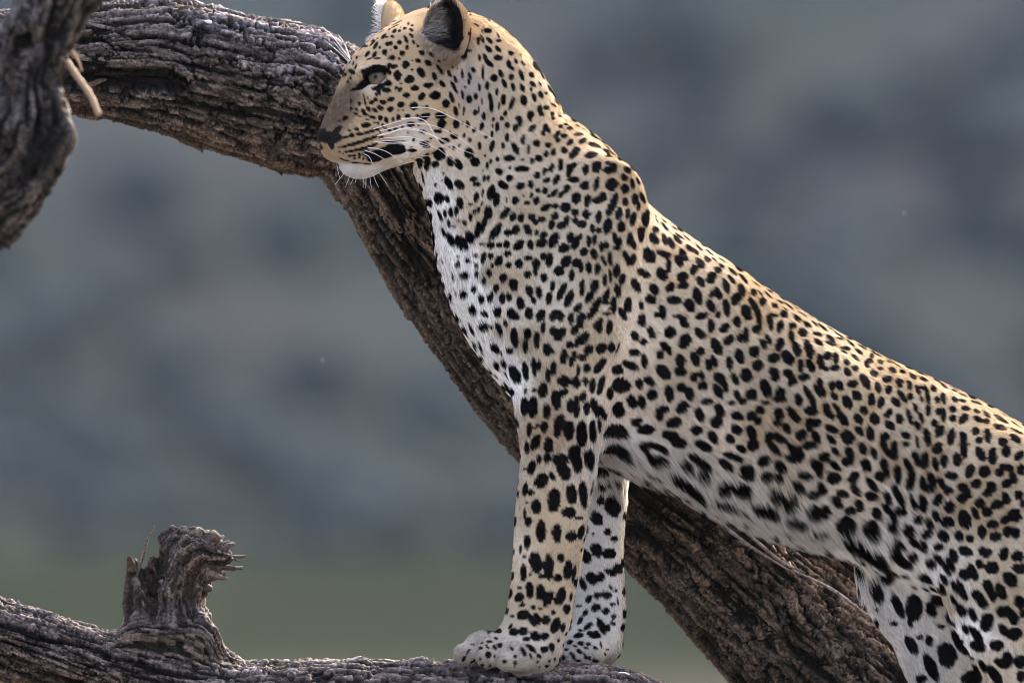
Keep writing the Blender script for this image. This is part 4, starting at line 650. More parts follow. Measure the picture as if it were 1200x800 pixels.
((580, 620, 6), """228,90,54,24,92 205,190,14,14 180,140,36,10,92 285,230,74,46,75 378,265,90,38,90 465,200,36,26,80 445,342,30,32 515,290,70,34,95 555,315,70,16,100 330,328,26,16 200,300,66,24,88 250,315,16,14 245,425,58,32,85 320,445,58,38,85 372,485,60,34,112 460,475,70,40,110 535,475,34,14,95 168,480,40,32,-50 190,530,24,14 270,545,20,14 322,558,16,14 410,583,18,18 508,560,38,28,95 200,600,48,38,-10 285,635,44,46 358,635,36,32 428,675,58,36,112 480,690,34,18,100 130,718,34,28 200,715,40,32 285,750,46,34,35 350,750,32,28 220,770,30,18 172,410,18,12 110,680,26,12,-50 120,610,20,10 715,145,58,48,50 808,168,52,46 640,190,62,42,65 840,75,36,30 680,345,54,44,40 745,335,34,38 812,300,54,26,25 870,280,46,36,60 620,385,54,26,70 720,465,30,26 785,460,44,30,10 660,490,36,22,-60 710,548,42,34,-15 780,572,34,28 750,680,70,30,65 795,690,32,18,80 655,680,44,22,-40 830,525,26,18 835,610,24,20 600,640,36,18,-60 635,585,32,20,-60 685,740,46,26,30 830,660,26,16,30 590,540,24,12 815,410,26,12,50 850,430,20,10 865,510,30,8,80 590,745,40,22,-10 720,735,40,20,40"""),
((520, 700, 8), """425,410,34,14 490,380,24,14,30 345,470,24,16 410,460,24,12,50 480,465,30,18,55 525,445,28,26 415,535,30,34 478,548,18,10,80 190,570,34,18,-60 225,510,34,12,-65 365,632,20,22 430,640,20,12,-50 345,572,16,18 295,580,20,16,-60 270,435,24,8 355,425,24,8,10 635,475,24,14,45 745,500,52,22,65 670,550,22,18 670,605,20,22 570,598,22,16 820,470,60,26,40 815,545,34,14,70 895,548,30,20,40 940,485,38,34 1015,465,44,28,80 880,600,14,14 965,640,20,18 895,645,12,12 775,385,34,20 1040,575,14,20 665,640,10,14 1075,400,16,22 990,590,14,14 265,600,20,10,-60"""),
((630, 700, 8), """270,335,28,18,-30 380,355,44,20,-10 305,415,32,22,-20 510,355,56,28,40 560,335,54,20,55 405,425,40,24,10 475,432,26,20 540,468,28,18,30 460,470,30,14,20 390,500,36,20,30 450,550,34,20,65 345,450,26,10,10 270,485,26,14 330,545,50,20,60 595,440,40,12,80 525,560,34,10,85 490,568,24,12,85 635,530,24,12,50 380,590,30,20 545,595,40,24 400,305,26,18 655,485,20,10 240,560,20,24 215,585,14,18"""),
]
# solid dark marks of the face: eye rims, tear line, lips, nose (no thinning of near neighbours)
FACE = [((360, 70, 10), """820,100,130,22 930,115,44,30,-30 700,190,90,44,90 660,305,100,40,-28 560,345,60,20,-15 850,280,90,9,-45 780,285,60,18,-20 815,126,116,38,-2"""),
        ((360, 140, 10), """700,400,56,34,-20 800,440,110,70,-15 900,400,140,70,-10 1010,345,140,56,-5 1000,262,150,16 870,210,44,12 1070,375,90,44,-10 440,478,75,10,22 570,508,80,9,6 690,520,74,11,5""")]
NOSE = [((360, 140, 10), """210,215,108,64,20 290,215,92,70 340,150,90,34,-48 275,285,70,36,80 180,205,80,44,-20""")]
def read_tiles(T):
    out = []
    for (ox, oy, s), t in T:
        for q in t.split():
            v = [float(c) for c in q.split(',')]; th = v[4] if len(v) > 4 else 0.0
            out.append((ox + v[0] / s, oy + v[1] / s, v[2] / s, v[3] / s, th))
    return out
SPOTS = []
for q in read_tiles(TILES):
    if all((q[0] - p[0]) ** 2 + (q[1] - p[1]) ** 2 > (4.2 if min(q[2], p[2]) > 3.5 else 3.0) ** 2 for p in SPOTS): SPOTS.append(q)
# ------------------------------------------------------------------ markings laid on the skin in 3-D
bvh = BVHTree.FromPolygons(BV.tolist(), BQ.tolist())
CAM = np.array([0.6, -D, 0.4])
def onto(px, py):
    """where the line of sight through a photo pixel meets the skin"""
    d = Vector(W(px, py, 0) - CAM).normalized()
    h = bvh.ray_cast(Vector(CAM), d)
    return (np.array(h[0]), np.array(h[1])) if h[0] is not None else None
HC = W(HO[0], HO[1], 0)
marks = []                                   # centre, normal, axis, half length, half width
def add_mark(c, n, th, a, b, flip=False):
    marks.append((c, n, th, a / 1000, b / 1000))
def mirror(c, n, ax, head):
    m = HR if head else np.array([0, 1.0, 0]); o = HC if head else np.zeros(3)
    c2 = c - 2 * ((c - o) @ m) * m
    if c[2] < .27 and c[0] < .78: c2[0] += .066 if c[1] < 0 else -.066      # the far forepaw stands a little behind the near one
    n2 = n - 2 * (n @ m) * m; a2 = ax - 2 * (ax @ m) * m
    h = bvh.find_nearest(Vector(c2), .03)
    if h[0] is None or np.array(h[1]) @ n2 < .5: return None
    return np.array(h[0]), np.array(h[1]), a2
def lay(spots, grow=1.0):
    out = []
    for x, y, a, b, th in spots:
        h = onto(x, y)
        if h is None:
            for k in range(1, 7):            # a mark right on the outline: pull it in towards the body
                h = onto(x + (640 - x) * .008 * k, y + (420 - y) * .008 * k)
                if h: break
        if h is None: continue
        c, n = h; ax = np.array([math.cos(R(th)), 0, -math.sin(R(th))])
        out.append((c, n, ax, a / 1000 * grow, b / 1000 * grow))
        m = mirror(c, n, ax, x < 545 and y < 205)
        if m: out.append((*m, a / 1000 * grow, b / 1000 * grow))
    return out
marks = lay([(x, y, a * g, b * g, t) for x, y, a, b, t in SPOTS for g in [(.93 if x > 672 else 1.0) if y > 560 and x < 760 else (1.12 if y > 150 and x < 770 and y < 440 else 1.06 if y > 520 and x > 730 else 1.08 if x > 1040 else 1.15 if x > 640 else 1.13)]])
def bucket(P, cell):
    k = np.floor(P / cell).astype(np.int64) + 4096; key = (k[:, 0] << 26) | (k[:, 1] << 13) | k[:, 2]
    o = np.argsort(key, kind='stable'); return key[o], o
def near_points(B, P, c, r, cell):
    ks, o = B; lo = np.floor((c - r) / cell).astype(int) + 4096; hi = np.floor((c + r) / cell).astype(int) + 4096; ids = []
    for i in range(lo[0], hi[0] + 1):
        for j in range(lo[1], hi[1] + 1):
            base = (i << 26) | (j << 13)
            a, b = np.searchsorted(ks, [base | lo[2], (base | hi[2]) + 1]); ids.append(o[a:b])
    ids = np.concatenate(ids); return ids[((P[ids] - c) ** 2).sum(1) < r * r]
def paint(P, N, mk, wob):
    """darkness of each point under marks MK, and how many marks stand close by"""
    cell = .02; B = bucket(P, cell); dark = np.zeros(len(P)); cnt = np.zeros(len(P))
    for c, n, ax, a, b in mk:
        ids = near_points(B, P, c, max(a, b) * 1.9 + .004, cell)
        if not len(ids): continue
        q = P[ids] - c; q = q - (q @ n)[:, None] * n
        ny = max(abs(n[1]), .15); s = max(ny, .6) / ny; t = np.array([n[0], n[2]]); l = np.hypot(*t)
        u = np.stack([q[:, 0], q[:, 2]], 1)
        if l > 1e-4: t /= l; u = u + ((u @ t) * (s - 1))[:, None] * t
        e1 = np.array([ax[0], ax[2]]); e2 = np.array([-e1[1], e1[0]])
        r = ((u @ e1 / a) ** 2 + (u @ e2 / b) ** 2) ** .5
        ok = (N[ids] @ n) > -.1; soft = min(.30, .0007 / b)
        v = 1 - smooth(1 - soft * .6, 1 + soft * .8, r + wob[ids]); v[~ok] = 0
        dark[ids] = np.maximum(dark[ids], v)
        cnt[ids] += ok * (1 - smooth(1.4, 2.2, r))
    return dark, cnt
# the parts of the coat the photograph does not show: scattered marks of the same size
_f = BQ[rng.integers(0, len(BQ), 26000)]; _c = BV[_f].mean(1); _n = BN[_f[:, 0]]
have = [m[0] for m in marks]; cellm = {}
for p in have: cellm.setdefault(tuple(np.floor(p / .022).astype(int)), []).append(p)
extra = []
for p, n in zip(_c, _n):
    k = np.floor(p / .022).astype(int); gap = .0135
    if p[0] > .60 and p[2] < .6: gap = .0185
    if p[2] < .06: gap = .014
    seen = n[1] < -.25 and p[0] < 1.2 and 0 < p[2] < .8
    if seen: gap = .022
    if p[0] < .50 and p[2] > .58 and n[1] < .3: continue
    if p[0] < .44 and p[2] > .6 and n[1] > -.9: gap = .03
    if any(((p - q) ** 2).sum() < gap * gap for i in (-1, 0, 1) for j in (-1, 0, 1) for l in (-1, 0, 1) for q in cellm.get((k[0] + i, k[1] + j, k[2] + l), ())): continue
    cellm.setdefault(tuple(k), []).append(p); a = (rng.uniform(.004, .0075) if p[2] > .06 else .003); th = rng.uniform(0, 6.28)
    if p[0] < .62 and p[2] > .6: a *= .6
    if seen: a *= .5
    extra.append((p, n, np.array([math.cos(th), 0, math.sin(th)]), a, a * rng.uniform(.6, .9)))
marks += extra
face_marks = lay(read_tiles(FACE)); nose_marks = lay(read_tiles(NOSE))

# ------------------------------------------------------------------ fields over the coat, from control points in side view
def idw(pts, X, p=3.2):
    pts = np.asarray(pts, float); num = np.zeros((len(X), pts.shape[1] - 2)); den = np.zeros(len(X))
    for row in pts:
        d2 = (X[:, 0] - row[0]) ** 2 + (X[:, 1] - row[1]) ** 2 + 16; w_ = d2 ** (-p / 2); num += w_[:, None] * row[2:]; den += w_
    return num / den[:, None]
# px, py, hair direction (right, down), length mm
FLOW = [(378, 146, .45, -.85, 2), (390, 120, .45, -.9, 2.5), (404, 88, .55, -.85, 3.5), (430, 60, .8, -.6, 4.5), (480, 32, 1, -.2, 5), (470, 80, 1, 0, 5), (517, 58, .45, -.5, 13), (530, 66, .4, -.4, 9), (470, 120, 1, .25, 6), (500, 150, .9, .45, 8), (425, 203, .55, .85, 6), (410, 165, .9, .25, 3),
        (440, 155, .9, .4, 4), (500, 205, .4, .9, 13), (600, 60, .6, .8, 8), (580, 150, .35, .93, 9), (545, 60, .5, .87, 7), (680, 200, .5, .87, 8), (535, 320, .15, 1, 15), (560, 400, .5, .87, 15), (600, 460, .4, .9, 10), (600, 300, .15, 1, 9),
        (650, 350, .1, 1, 8), (690, 450, .1, 1, 8), (650, 600, -.08, 1, 6.5), (600, 768, -.85, .45, 8), (560, 765, -.9, .35, 8), (640, 730, -.25, 1, 6.5), (705, 620, .05, 1, 7), (690, 765, -.4, .8, 6), (800, 300, .85, .52, 8), (730, 330, .35, .93, 9),
        (800, 400, .75, .66, 9), (850, 500, .7, .7, 11), (760, 500, .6, .8, 12), (740, 538, .5, .87, 26), (800, 572, .45, .9, 32), (900, 615, .4, .92, 32), (1000, 450, .85, .5, 8), (1000, 580, .75, .66, 13), (1010, 645, .35, .95, 32), (1150, 500, .8, .6, 8),
        (1150, 650, .6, .8, 9), (1170, 780, .5, .87, 10), (1050, 660, .5, .85, 18), (1100, 700, .5, .85, 14), (1060, 720, .4, .92, 12), (1250, 900, .2, 1, 8), (1300, 600, .7, .7, 9)]
TAN = (.340, .240, .135); SIDE = (.365, .290, .190); WARM = (.34, .245, .145); WHITE = (.82, .79, .745); GREY = (.080, .057, .038); PALE = (.52, .43, .32); LEG = (.36, .28, .18); PAW = (.36, .315, .255)
TONE = [(1300, 600, *SIDE), (1250, 650, *SIDE), (1240, 760, *SIDE), (1260, 900, *LEG), (1360, 720, *SIDE), (1400, 900, *SIDE), (1500, 1010, *SIDE), (430, 60, *TAN), (480, 60, *TAN), (480, 110, *TAN), (520, 130, *TAN), (455, 130, *TAN), (430, 125, *TAN), (560, 80, *SIDE), (600, 120, *SIDE), (560, 250, *SIDE), (560, 180, *SIDE), (620, 250, *SIDE), (600, 330, *SIDE), (620, 400, *SIDE), (650, 440, *SIDE), (640, 500, *LEG), (640, 600, *LEG), (630, 700, *LEG), (700, 300, *SIDE),
        (700, 400, *SIDE), (800, 330, *SIDE), (800, 430, *SIDE), (900, 400, *SIDE), (900, 500, *SIDE), (1000, 480, *SIDE), (1100, 500, *SIDE), (1150, 600, *SIDE), (1180, 700, *SIDE), (660, 150, *WARM), (740, 195, *WARM), (600, 45, *WARM), (900, 342, *WARM), (1050, 426, *WARM), (1160, 478, *WARM), (1240, 530, *WARM),
        (425, 150, *TAN), (440, 165, *TAN), (385, 130, *GREY), (402, 112, *GREY), (378, 145, *GREY), (395, 138, *GREY), (392, 125, *GREY), (398, 130, *GREY), (408, 104, *GREY), (384, 140, *GREY), (402, 121, *GREY), (410, 114, *GREY), (399, 97, .24, .165, .09), (392, 176, .25, .175, .10), (396, 170, .22, .155, .09), (405, 182, .28, .21, .14), (432, 186, .33, .26, .18), (415, 178, .26, .185, .11), (412, 160, .25, .17, .095), (430, 160, .28, .195, .105), (425, 203, .42, .41, .40), (440, 200, .42, .41, .40), (408, 198, .42, .41, .40), (490, 175, .62, .57, .50), (478, 178, .60, .56, .50), (510, 178, *PALE), (535, 185, *PALE), (505, 210, *WHITE), (520, 240, *WHITE), (548, 225, *PALE),
        (530, 285, *WHITE), (548, 315, *WHITE), (555, 345, *WHITE), (565, 375, *WHITE), (575, 410, *WHITE), (592, 445, *WHITE), (548, 265, *PALE), (575, 320, *SIDE), (590, 385, *PALE), (735, 520, *WHITE), (735, 480, *PALE), (745, 400, *PALE), (760, 545, *WHITE), (800, 575, *WHITE), (860, 602, *WHITE), (930, 625, *WHITE), (1005, 645, *WHITE), (1035, 655, *WHITE),
        (840, 540, *PALE), (920, 570, *PALE), (1000, 595, *PALE), (780, 500, *PALE), (1080, 690, *WHITE), (1110, 710, *PALE), (1130, 745, *WHITE), (1160, 795, *PALE), (560, 772, *PAW), (620, 780, *PAW), (690, 775, *PAW), (660, 775, *PAW), (655, 650, *LEG), (600, 650, *PALE), (437, 103, .44, .35, .25), (515, 55, .17, .13, .095), (530, 64, .17, .125, .085), (503, 50, .25, .18, .11), (500, 25, .30, .21, .12), (550, 30, .30, .20, .11), (549, 84, .24, .205, .18), (551, 104, .26, .22, .19), (426, 84, .36, .27, .17)]
def fields(P):
    X = np.stack([P[:, 0] * 1000, 800 - P[:, 2] * 1000], 1)
    # undo the slight enlargement of what stands nearer to the lens
    k = D / (D + P[:, 1]); X[:, 0] = 600 + (X[:, 0] - 600) * k; X[:, 1] = 400 + (X[:, 1] - 400) * k
    # the head's own side planes: use the near-side picture for the far side too
    b = (P - HC) @ HR; hd = (X[:, 0] < 540) & (X[:, 1] < 205); X[:, 0] += np.where(hd & (b > 0), b * 1000 * 2 * math.sin(YAW), 0)
    return X
def tone(P, N, X):
    c = idw(TONE, X)
    trunk_ = (P[:, 2] > .16) & (P[:, 0] > .68)
    wht = np.array(WHITE)
    under = smooth(.25, .8, -N[:, 2]) * trunk_
    side = np.abs(P[:, 1]); inner = np.where(P[:, 1] < 0, N[:, 1], -N[:, 1])      # + on faces that look at the midline
    legs = smooth(.3, .24, P[:, 2]) * (P[:, 0] < .75) + smooth(.16, .10, P[:, 2]) * (P[:, 0] > .95)
    inn = .9 * smooth(.25, .75, inner) * np.clip(legs, 0, 1) * smooth(.02, .08, P[:, 2] + np.where(P[:, 0] > .9, .5, 0))
    m = np.clip(np.maximum(under, inn * .9), 0, 1)[:, None]
    c = c * (1 - m) + (wht * np.where(P[:, 2:3] < .3, .62, .86)) * m
    v = 1 + .10 * fbm(P * 60, 3, 3) + .06 * vnoise(P * 500, 5) + (.26 * vnoise(P * 620, 15) + .20 * vnoise(P * 330, 16)) * (X[:, 0] < 428) * (X[:, 1] > 60) * (X[:, 1] < 165)
    return np.clip(c * v[:, None], 0, .9)
ROT = np.linalg.qr(np.random.default_rng(3).normal(size=(3, 3)))[0]
BLACK = np.array([.0032, .0028, .003])
def ear_inside(P, N):
    out = np.zeros(len(P))
    for sd in (-1, 1):
        ec, M = EAR[sd]; q = (P - ec) @ M.T; nn = N @ M.T
        on = ((q / (.030, .040, .052)) ** 2).sum(1) < 1
        out[on & (q[:, 2] > -.034) & (nn[:, 0] > .15) & (np.hypot(q[:, 1] / .034, q[:, 2] / .044) < .86) & (q[:, 0] < .012) & (np.linalg.norm(P - HC, axis=1) > .075)] = 1
    return out
def coat(P, N, ear_in):
    X = fields(P); c = tone(P, N, X)
    wob = .11 * vnoise(P @ ROT * 210, 11) + .07 * vnoise(P @ ROT * 520, 12)
    d, cnt = paint(P, N, marks, wob); fd, _ = paint(P, N, face_marks, wob * .5); nd, _ = paint(P, N, nose_marks, wob * .2)
    warm = smooth(1.7, 2.6, cnt) * smooth(.30, .46, P[:, 2] + .55 * np.maximum(P[:, 0] - .72, 0)) * smooth(.66, .78, P[:, 0]) * (P[:, 2] > .1)
    c = c * (1 - warm[:, None] * .65) + np.array([.30, .185, .085]) * warm[:, None] * .65
    d = np.maximum(d, fd)
    # ears: dark deep cup at the back, pale long hair at the front edge, black patch behind
    for sd in (-1, 1):
        ec, M = EAR[sd]; q = (P - ec) @ M.T; on = ((q / (.030, .040, .052)) ** 2).sum(1) < 1
        nn = N @ M.T; inside = on & (ear_in > .5)
        # towards the face is the side with smaller image x on the near ear
        s_ = q[:, 1] * np.sign(M[1] @ HF)
        if sd > 0: c[inside] = (.74, .70, .66); d[inside] = 0; continue
        dk = np.clip(smooth(.013, -.002, s_ + .004 * vnoise(P * 300, 77)) + .75 * (_hash(np.arange(len(P)), seed=5) > .55), 0, 1)
        c[inside] = np.array([.46, .41, .36]) * (1 - dk[inside, None]) + np.array([.012, .010, .010]) * dk[inside, None]
        d[inside] *= .0
        back = on & (nn[:, 0] < -.2) & (q[:, 2] < .020); d[back] = np.maximum(d[back], .0)
        bk = on & (nn[:, 0] < -.25) & (np.abs(q[:, 2] + .006) < .016); d[bk] = np.maximum(d[bk], .92)
    c = c * (1 - d[:, None]) + BLACK * d[:, None]
    return c, d, nd, ear_in, X
# ------------------------------------------------------------------ the leopard: body mesh, fur, eyes, whiskers, claws
leopard = empty('leopard', tuple(W(600, 790, 0)))
tag(leopard, 'spotted golden leopard standing with its forepaws on a dead log, looking left', 'leopard')
skin_c, skin_d, skin_n, skin_e, _x = coat(BV, BN, ear_inside(BV, BN))
m_skin, n_, b_ = node_mat('leopard skin')
at = NN(n_, 'ShaderNodeAttribute', attribute_name='coat'); ln = NN(n_, 'ShaderNodeAttribute', attribute_name='leather')
mx = NN(n_, 'ShaderNodeMix', data_type='RGBA'); n_.links.new(ln.outputs['Fac'], mx.inputs[0]); n_.links.new(at.outputs['Color'], mx.inputs[6]); mx.inputs[7].default_value = (.008, .007, .007, 1)
n_.links.new(mx.outputs[2], b_.inputs['Base Color'])
mr = NN(n_, 'ShaderNodeMapRange'); mr.inputs[3].default_value = .85; mr.inputs[4].default_value = .5; n_.links.new(ln.outputs['Fac'], mr.inputs[0]); n_.links.new(mr.outputs[0], b_.inputs['Roughness'])
vo = NN(n_, 'ShaderNodeTexVoronoi'); vo.inputs['Scale'].default_value = 900; bp = NN(n_, 'ShaderNodeBump'); bp.inputs['Strength'].default_value = .5; bp.inputs['Distance'].default_value = .0006
tc = NN(n_, 'ShaderNodeTexCoord'); n_.links.new(tc.outputs['Object'], vo.inputs['Vector']); n_.links.new(vo.outputs['Distance'], bp.inputs['Height']); n_.links.new(bp.outputs[0], b_.inputs['Normal'])
mr2 = NN(n_, 'ShaderNodeMapRange'); mr2.inputs[3].default_value = .03; mr2.inputs[4].default_value = .03; n_.links.new(ln.outputs['Fac'], mr2.inputs[0]); n_.links.new(mr2.outputs[0], b_.inputs['Specular IOR Level'])
bodyo = mesh_obj('body', BV, BQ, m_skin, leopard)
set_attr(bodyo, 'coat', skin_c, 'FLOAT_COLOR'); set_attr(bodyo, 'leather', skin_n)

# hair roots
NH = int(globals().get('NHAIR', 430000))
Va, Vb, Vc, Vd = (BV[BQ[:, k]] for k in range(4))
ar = .5 * np.linalg.norm(np.cross(Vb - Va, Vc - Va), axis=1) + .5 * np.linalg.norm(np.cross(Vc - Va, Vd - Va), axis=1)
fc = (Va + Vb + Vc + Vd) / 4; fn = BN[BQ[:, 0]]
wt = ar.copy(); vis = (fc[:, 0] < 1.21) & (fc[:, 2] > -.02)
wt *= np.where(vis, np.where(fn[:, 1] < .35, 1.0, .45), .22)
head_f = (np.hypot(fc[:, 0] - .46, fc[:, 2] - .70) < .135)
wt *= np.where(head_f, 2.3, 1.0); wt *= np.where(fc[:, 2] < .05, 1.6, 1)
fi = rng.choice(len(BQ), NH, p=wt / wt.sum())
u, v = rng.random(NH), rng.random(NH)
bil = lambda A: ((1 - u) * (1 - v))[:, None] * A[BQ[fi, 0]] + (u * (1 - v))[:, None] * A[BQ[fi, 1]] + (u * v)[:, None] * A[BQ[fi, 2]] + ((1 - u) * v)[:, None] * A[BQ[fi, 3]]
P = bil(BV); N = bil(BN); N /= np.linalg.norm(N, axis=1, keepdims=True)
X = fields(P)
eye_c = [Hm(443.5, 91, -.0275)]; eye_c.append(eye_c[0] + 2 * .0275 * HR)
nd, _ = paint(P, N, nose_marks, np.zeros(len(P))); keep = nd < .5
for e in eye_c: keep &= np.linalg.norm(P - e, axis=1) > .0140
P, N, X = P[keep], N[keep], X[keep]; n = len(P); ei = ear_inside(P, N)
fl = idw(FLOW, X, 3.0)
T = np.stack([fl[:, 0], np.zeros(n), -fl[:, 1]], 1)
T += .22 * np.stack([fbm(P * 40, 2, 21), fbm(P * 40, 2, 22), fbm(P * 40, 2, 23)], 1) + .20 * np.stack([vnoise(P * 170, 24), vnoise(P * 170, 25), vnoise(P * 170, 26)], 1) + rng.normal(0, .10, (n, 3))
L = .66 * fl[:, 2] / 1000 * np.clip(rng.normal(1, .20, n), .45, 1.6)
lift = np.full(n, .32)
L = np.where(head_m := (np.hypot(P[:, 0] - .46, P[:, 2] - .70) < .135), L * .80, L)
# ears: short velvet outside, long pale wisps inside
for sd in (-1, 1):
    ec, M = EAR[sd]; q = (P - ec) @ M.T; on = ((q / (.030, .040, .052)) ** 2).sum(1) < 1; out_ = on & (ei < .5)
    T[out_] = M[2] * .9 + .3 * np.sign(q[out_, 1])[:, None] * M[1]; L[out_] = np.minimum(L[out_], .0060)
    s_ = q[:, 1] * np.sign(M[1] @ HF); ins = on & (ei > .5)
    if sd > 0:
        T[ins] = M[0] * .9 + M[2] * .25 + rng.normal(0, .2, (ins.sum(), 3)); L[ins] = rng.uniform(.007, .016, ins.sum()); lift[ins] = 1.0; continue
    T[ins] = M[2] * .75 - .7 * np.sign(M[1] @ HF) * M[1] * np.where(s_[ins] > -.004, 1, .2)[:, None] + rng.normal(0, .25, (ins.sum(), 3)); L[ins] = rng.uniform(.011, .025, ins.sum()) * np.where(s_[ins] > -.004, 1, .4); lift[ins] = .9
T -= (T * N).sum(1)[:, None] * N; T /= np.linalg.norm(T, axis=1, keepdims=True) + 1e-9
hang = smooth(.012, .022, L)
lift = lift * np.clip(rng.normal(1, .3, n), .2, 2) * (1 - .3 * hang)
S = 4
ts = np.linspace(0, 1, S)
pts = np.zeros((n, S, 3)); G = np.array([0, 0, -1.0])
for k, t in enumerate(ts):
    pts[:, k] = P - N * .0006 + L[:, None] * (t * T + N * (lift * (t - .62 * t * t))[:, None] + G * (.30 * hang * t * t)[:, None])
r0 = np.where(head_m, .00024, .00027) * rng.uniform(.8, 1.2, n) * (1 + .35 * hang)
if NH < 300000: r0 *= 1.4
rad = r0[:, None] * np.array([1.0, .92, .66, .16])[None]
# colour of the near and the far half of each hair is that of the marking it lies on; clumps differ in brightness, roots are darkened as shade between strands
clump = 1 + .27 * vnoise(P * 600, 31) + .15 * vnoise(P * 240, 32)
jit = np.clip(rng.normal(1, .22, n), .5, 1.7) * clump
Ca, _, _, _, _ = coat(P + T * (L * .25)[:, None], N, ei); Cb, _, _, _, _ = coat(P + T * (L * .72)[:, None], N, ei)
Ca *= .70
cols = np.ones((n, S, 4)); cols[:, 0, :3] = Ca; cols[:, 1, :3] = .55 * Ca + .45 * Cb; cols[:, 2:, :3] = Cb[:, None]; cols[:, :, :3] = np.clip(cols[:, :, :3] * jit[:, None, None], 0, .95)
hc = bpy.data.hair_curves.new('fur'); hc.add_curves([S] * n)
hc.attributes['position'].data.foreach_set('vector', pts.astype(np.float32).ravel()) if 'position' in hc.attributes else hc.points.foreach_set('position', pts.astype(np.float32).ravel())
ra = hc.attributes.get('radius') or hc.attributes.new('radius', 'FLOAT', 'POINT'); ra.data.foreach_set('value', rad.astype(np.float32).ravel())
ca = hc.attributes.new('coat', 'FLOAT_COLOR', 'POINT'); ca.data.foreach_set('color', cols.astype(np.float32).ravel())
m_fur = bpy.data.materials.new('leopard fur'); m_fur.use_nodes = True; nt2 = m_fur.node_tree; nt2.nodes.clear()
o_ = nt2.nodes.new('ShaderNodeOutputMaterial'); a_ = NN(nt2, 'ShaderNodeAttribute', attribute_name='coat')
df = nt2.nodes.new('ShaderNodeBsdfDiffuse'); tr = nt2.nodes.new('ShaderNodeBsdfTranslucent'); ms = nt2.nodes.new('ShaderNodeMixShader'); ms.inputs[0].default_value = .25
gl = nt2.nodes.new('ShaderNodeBsdfHair'); gl.component = 'Reflection'; gl.inputs['Color'].default_value = (.5, .5, .5, 1); gl.inputs['RoughnessU'].default_value = .35; gl.inputs['RoughnessV'].default_value = .6
m2 = nt2.nodes.new('ShaderNodeMixShader'); m2.inputs[0].default_value = .0
nt2.links.new(a_.outputs['Color'], df.inputs[0]); nt2.links.new(a_.outputs['Color'], tr.inputs[0])
nt2.links.new(df.outputs[0], ms.inputs[1]); nt2.links.new(tr.outputs[0], ms.inputs[2]); nt2.links.new(ms.outputs[0], m2.inputs[1]); nt2.links.new(gl.outputs[0], m2.inputs[2]); nt2.links.new(m2.outputs[0], o_.inputs[0])
hc.materials.append(m_fur)
furo = bpy.data.objects.new('fur', hc); col.objects.link(furo); furo.parent = leopard; furo.matrix_parent_inverse = Matrix.Translation(-Vector(leopard.location)); furo['kind'] = 'stuff'

# eyes
def uv_ball(c, r, M, segs=32, rings=20, cut=None):
    bm = bmesh.new(); bmesh.ops.create_uvsphere(bm, u_segments=segs, v_segments=rings, radius=1)
    V = np.array([v.co[:] for v in bm.verts]); V = V @ np.diag(r) @ M + c
    return bm, V
m_eye, n_, b_ = node_mat('leopard eye')
oc = NN(n_, 'ShaderNodeTexCoord'); sx = NN(n_, 'ShaderNodeSeparateXYZ'); n_.links.new(oc.outputs['Object'], sx.inputs[0])
ac = NN(n_, 'ShaderNodeMath', operation='ARCCOSINE'); dv = NN(n_, 'ShaderNodeMath', operation='DIVIDE'); dv.inputs[1].default_value = .0130; n_.links.new(sx.outputs['Z'], dv.inputs[0]); n_.links.new(dv.outputs[0], ac.inputs[0])
rp = NN(n_, 'ShaderNodeValToRGB'); mp = NN(n_, 'ShaderNodeMapRange'); mp.inputs[2].default_value = 1.2; n_.links.new(ac.outputs[0], mp.inputs[0])
ns = NN(n_, 'ShaderNodeTexNoise'); ns.inputs['Scale'].default_value = 500; ad = NN(n_, 'ShaderNodeMath', operation='MULTIPLY_ADD'); ad.inputs[1].default_value = .03; n_.links.new(ns.outputs['Fac'], ad.inputs[0]); n_.links.new(mp.outputs[0], ad.inputs[2]); n_.links.new(ad.outputs[0], rp.inputs[0])
cr = rp.color_ramp; cr.elements[0].position = .17; cr.elements[0].color = (.004, .004, .004, 1); cr.elements[1].position = .20; cr.elements[1].color = (.09, .083, .045, 1)
for ps, c_ in ((.45, (.105, .097, .058, 1)), (.70, (.08, .072, .04, 1)), (.76, (.01, .01, .01, 1)), (1.0, (.02, .02, .02, 1))):
    e = cr.elements.new(ps); e.color = c_
n_.links.new(rp.outputs[0], b_.inputs['Base Color']); b_.inputs['Roughness'].default_value = .08; b_.inputs['Specular IOR Level'].default_value = .18
for sd, c in zip((-1, 1), eye_c):
    bm = bmesh.new(); bmesh.ops.create_uvsphere(bm, u_segments=32, v_segments=20, radius=.0130)
    for f in bm.faces: f.smooth = True
    me = bpy.data.meshes.new('eye'); bm.to_mesh(me); me.materials.append(m_eye)
    o = bpy.data.objects.new('eye', me); col.objects.link(o); o.parent = leopard
    look = Vector(HF * .62 + HR * sd * .78 + HZ * .06); o.matrix_parent_inverse = Matrix.Translation(-Vector(leopard.location))
    o.location = Vector(c); o.rotation_euler = look.to_track_quat('Z', 'Y').to_euler()

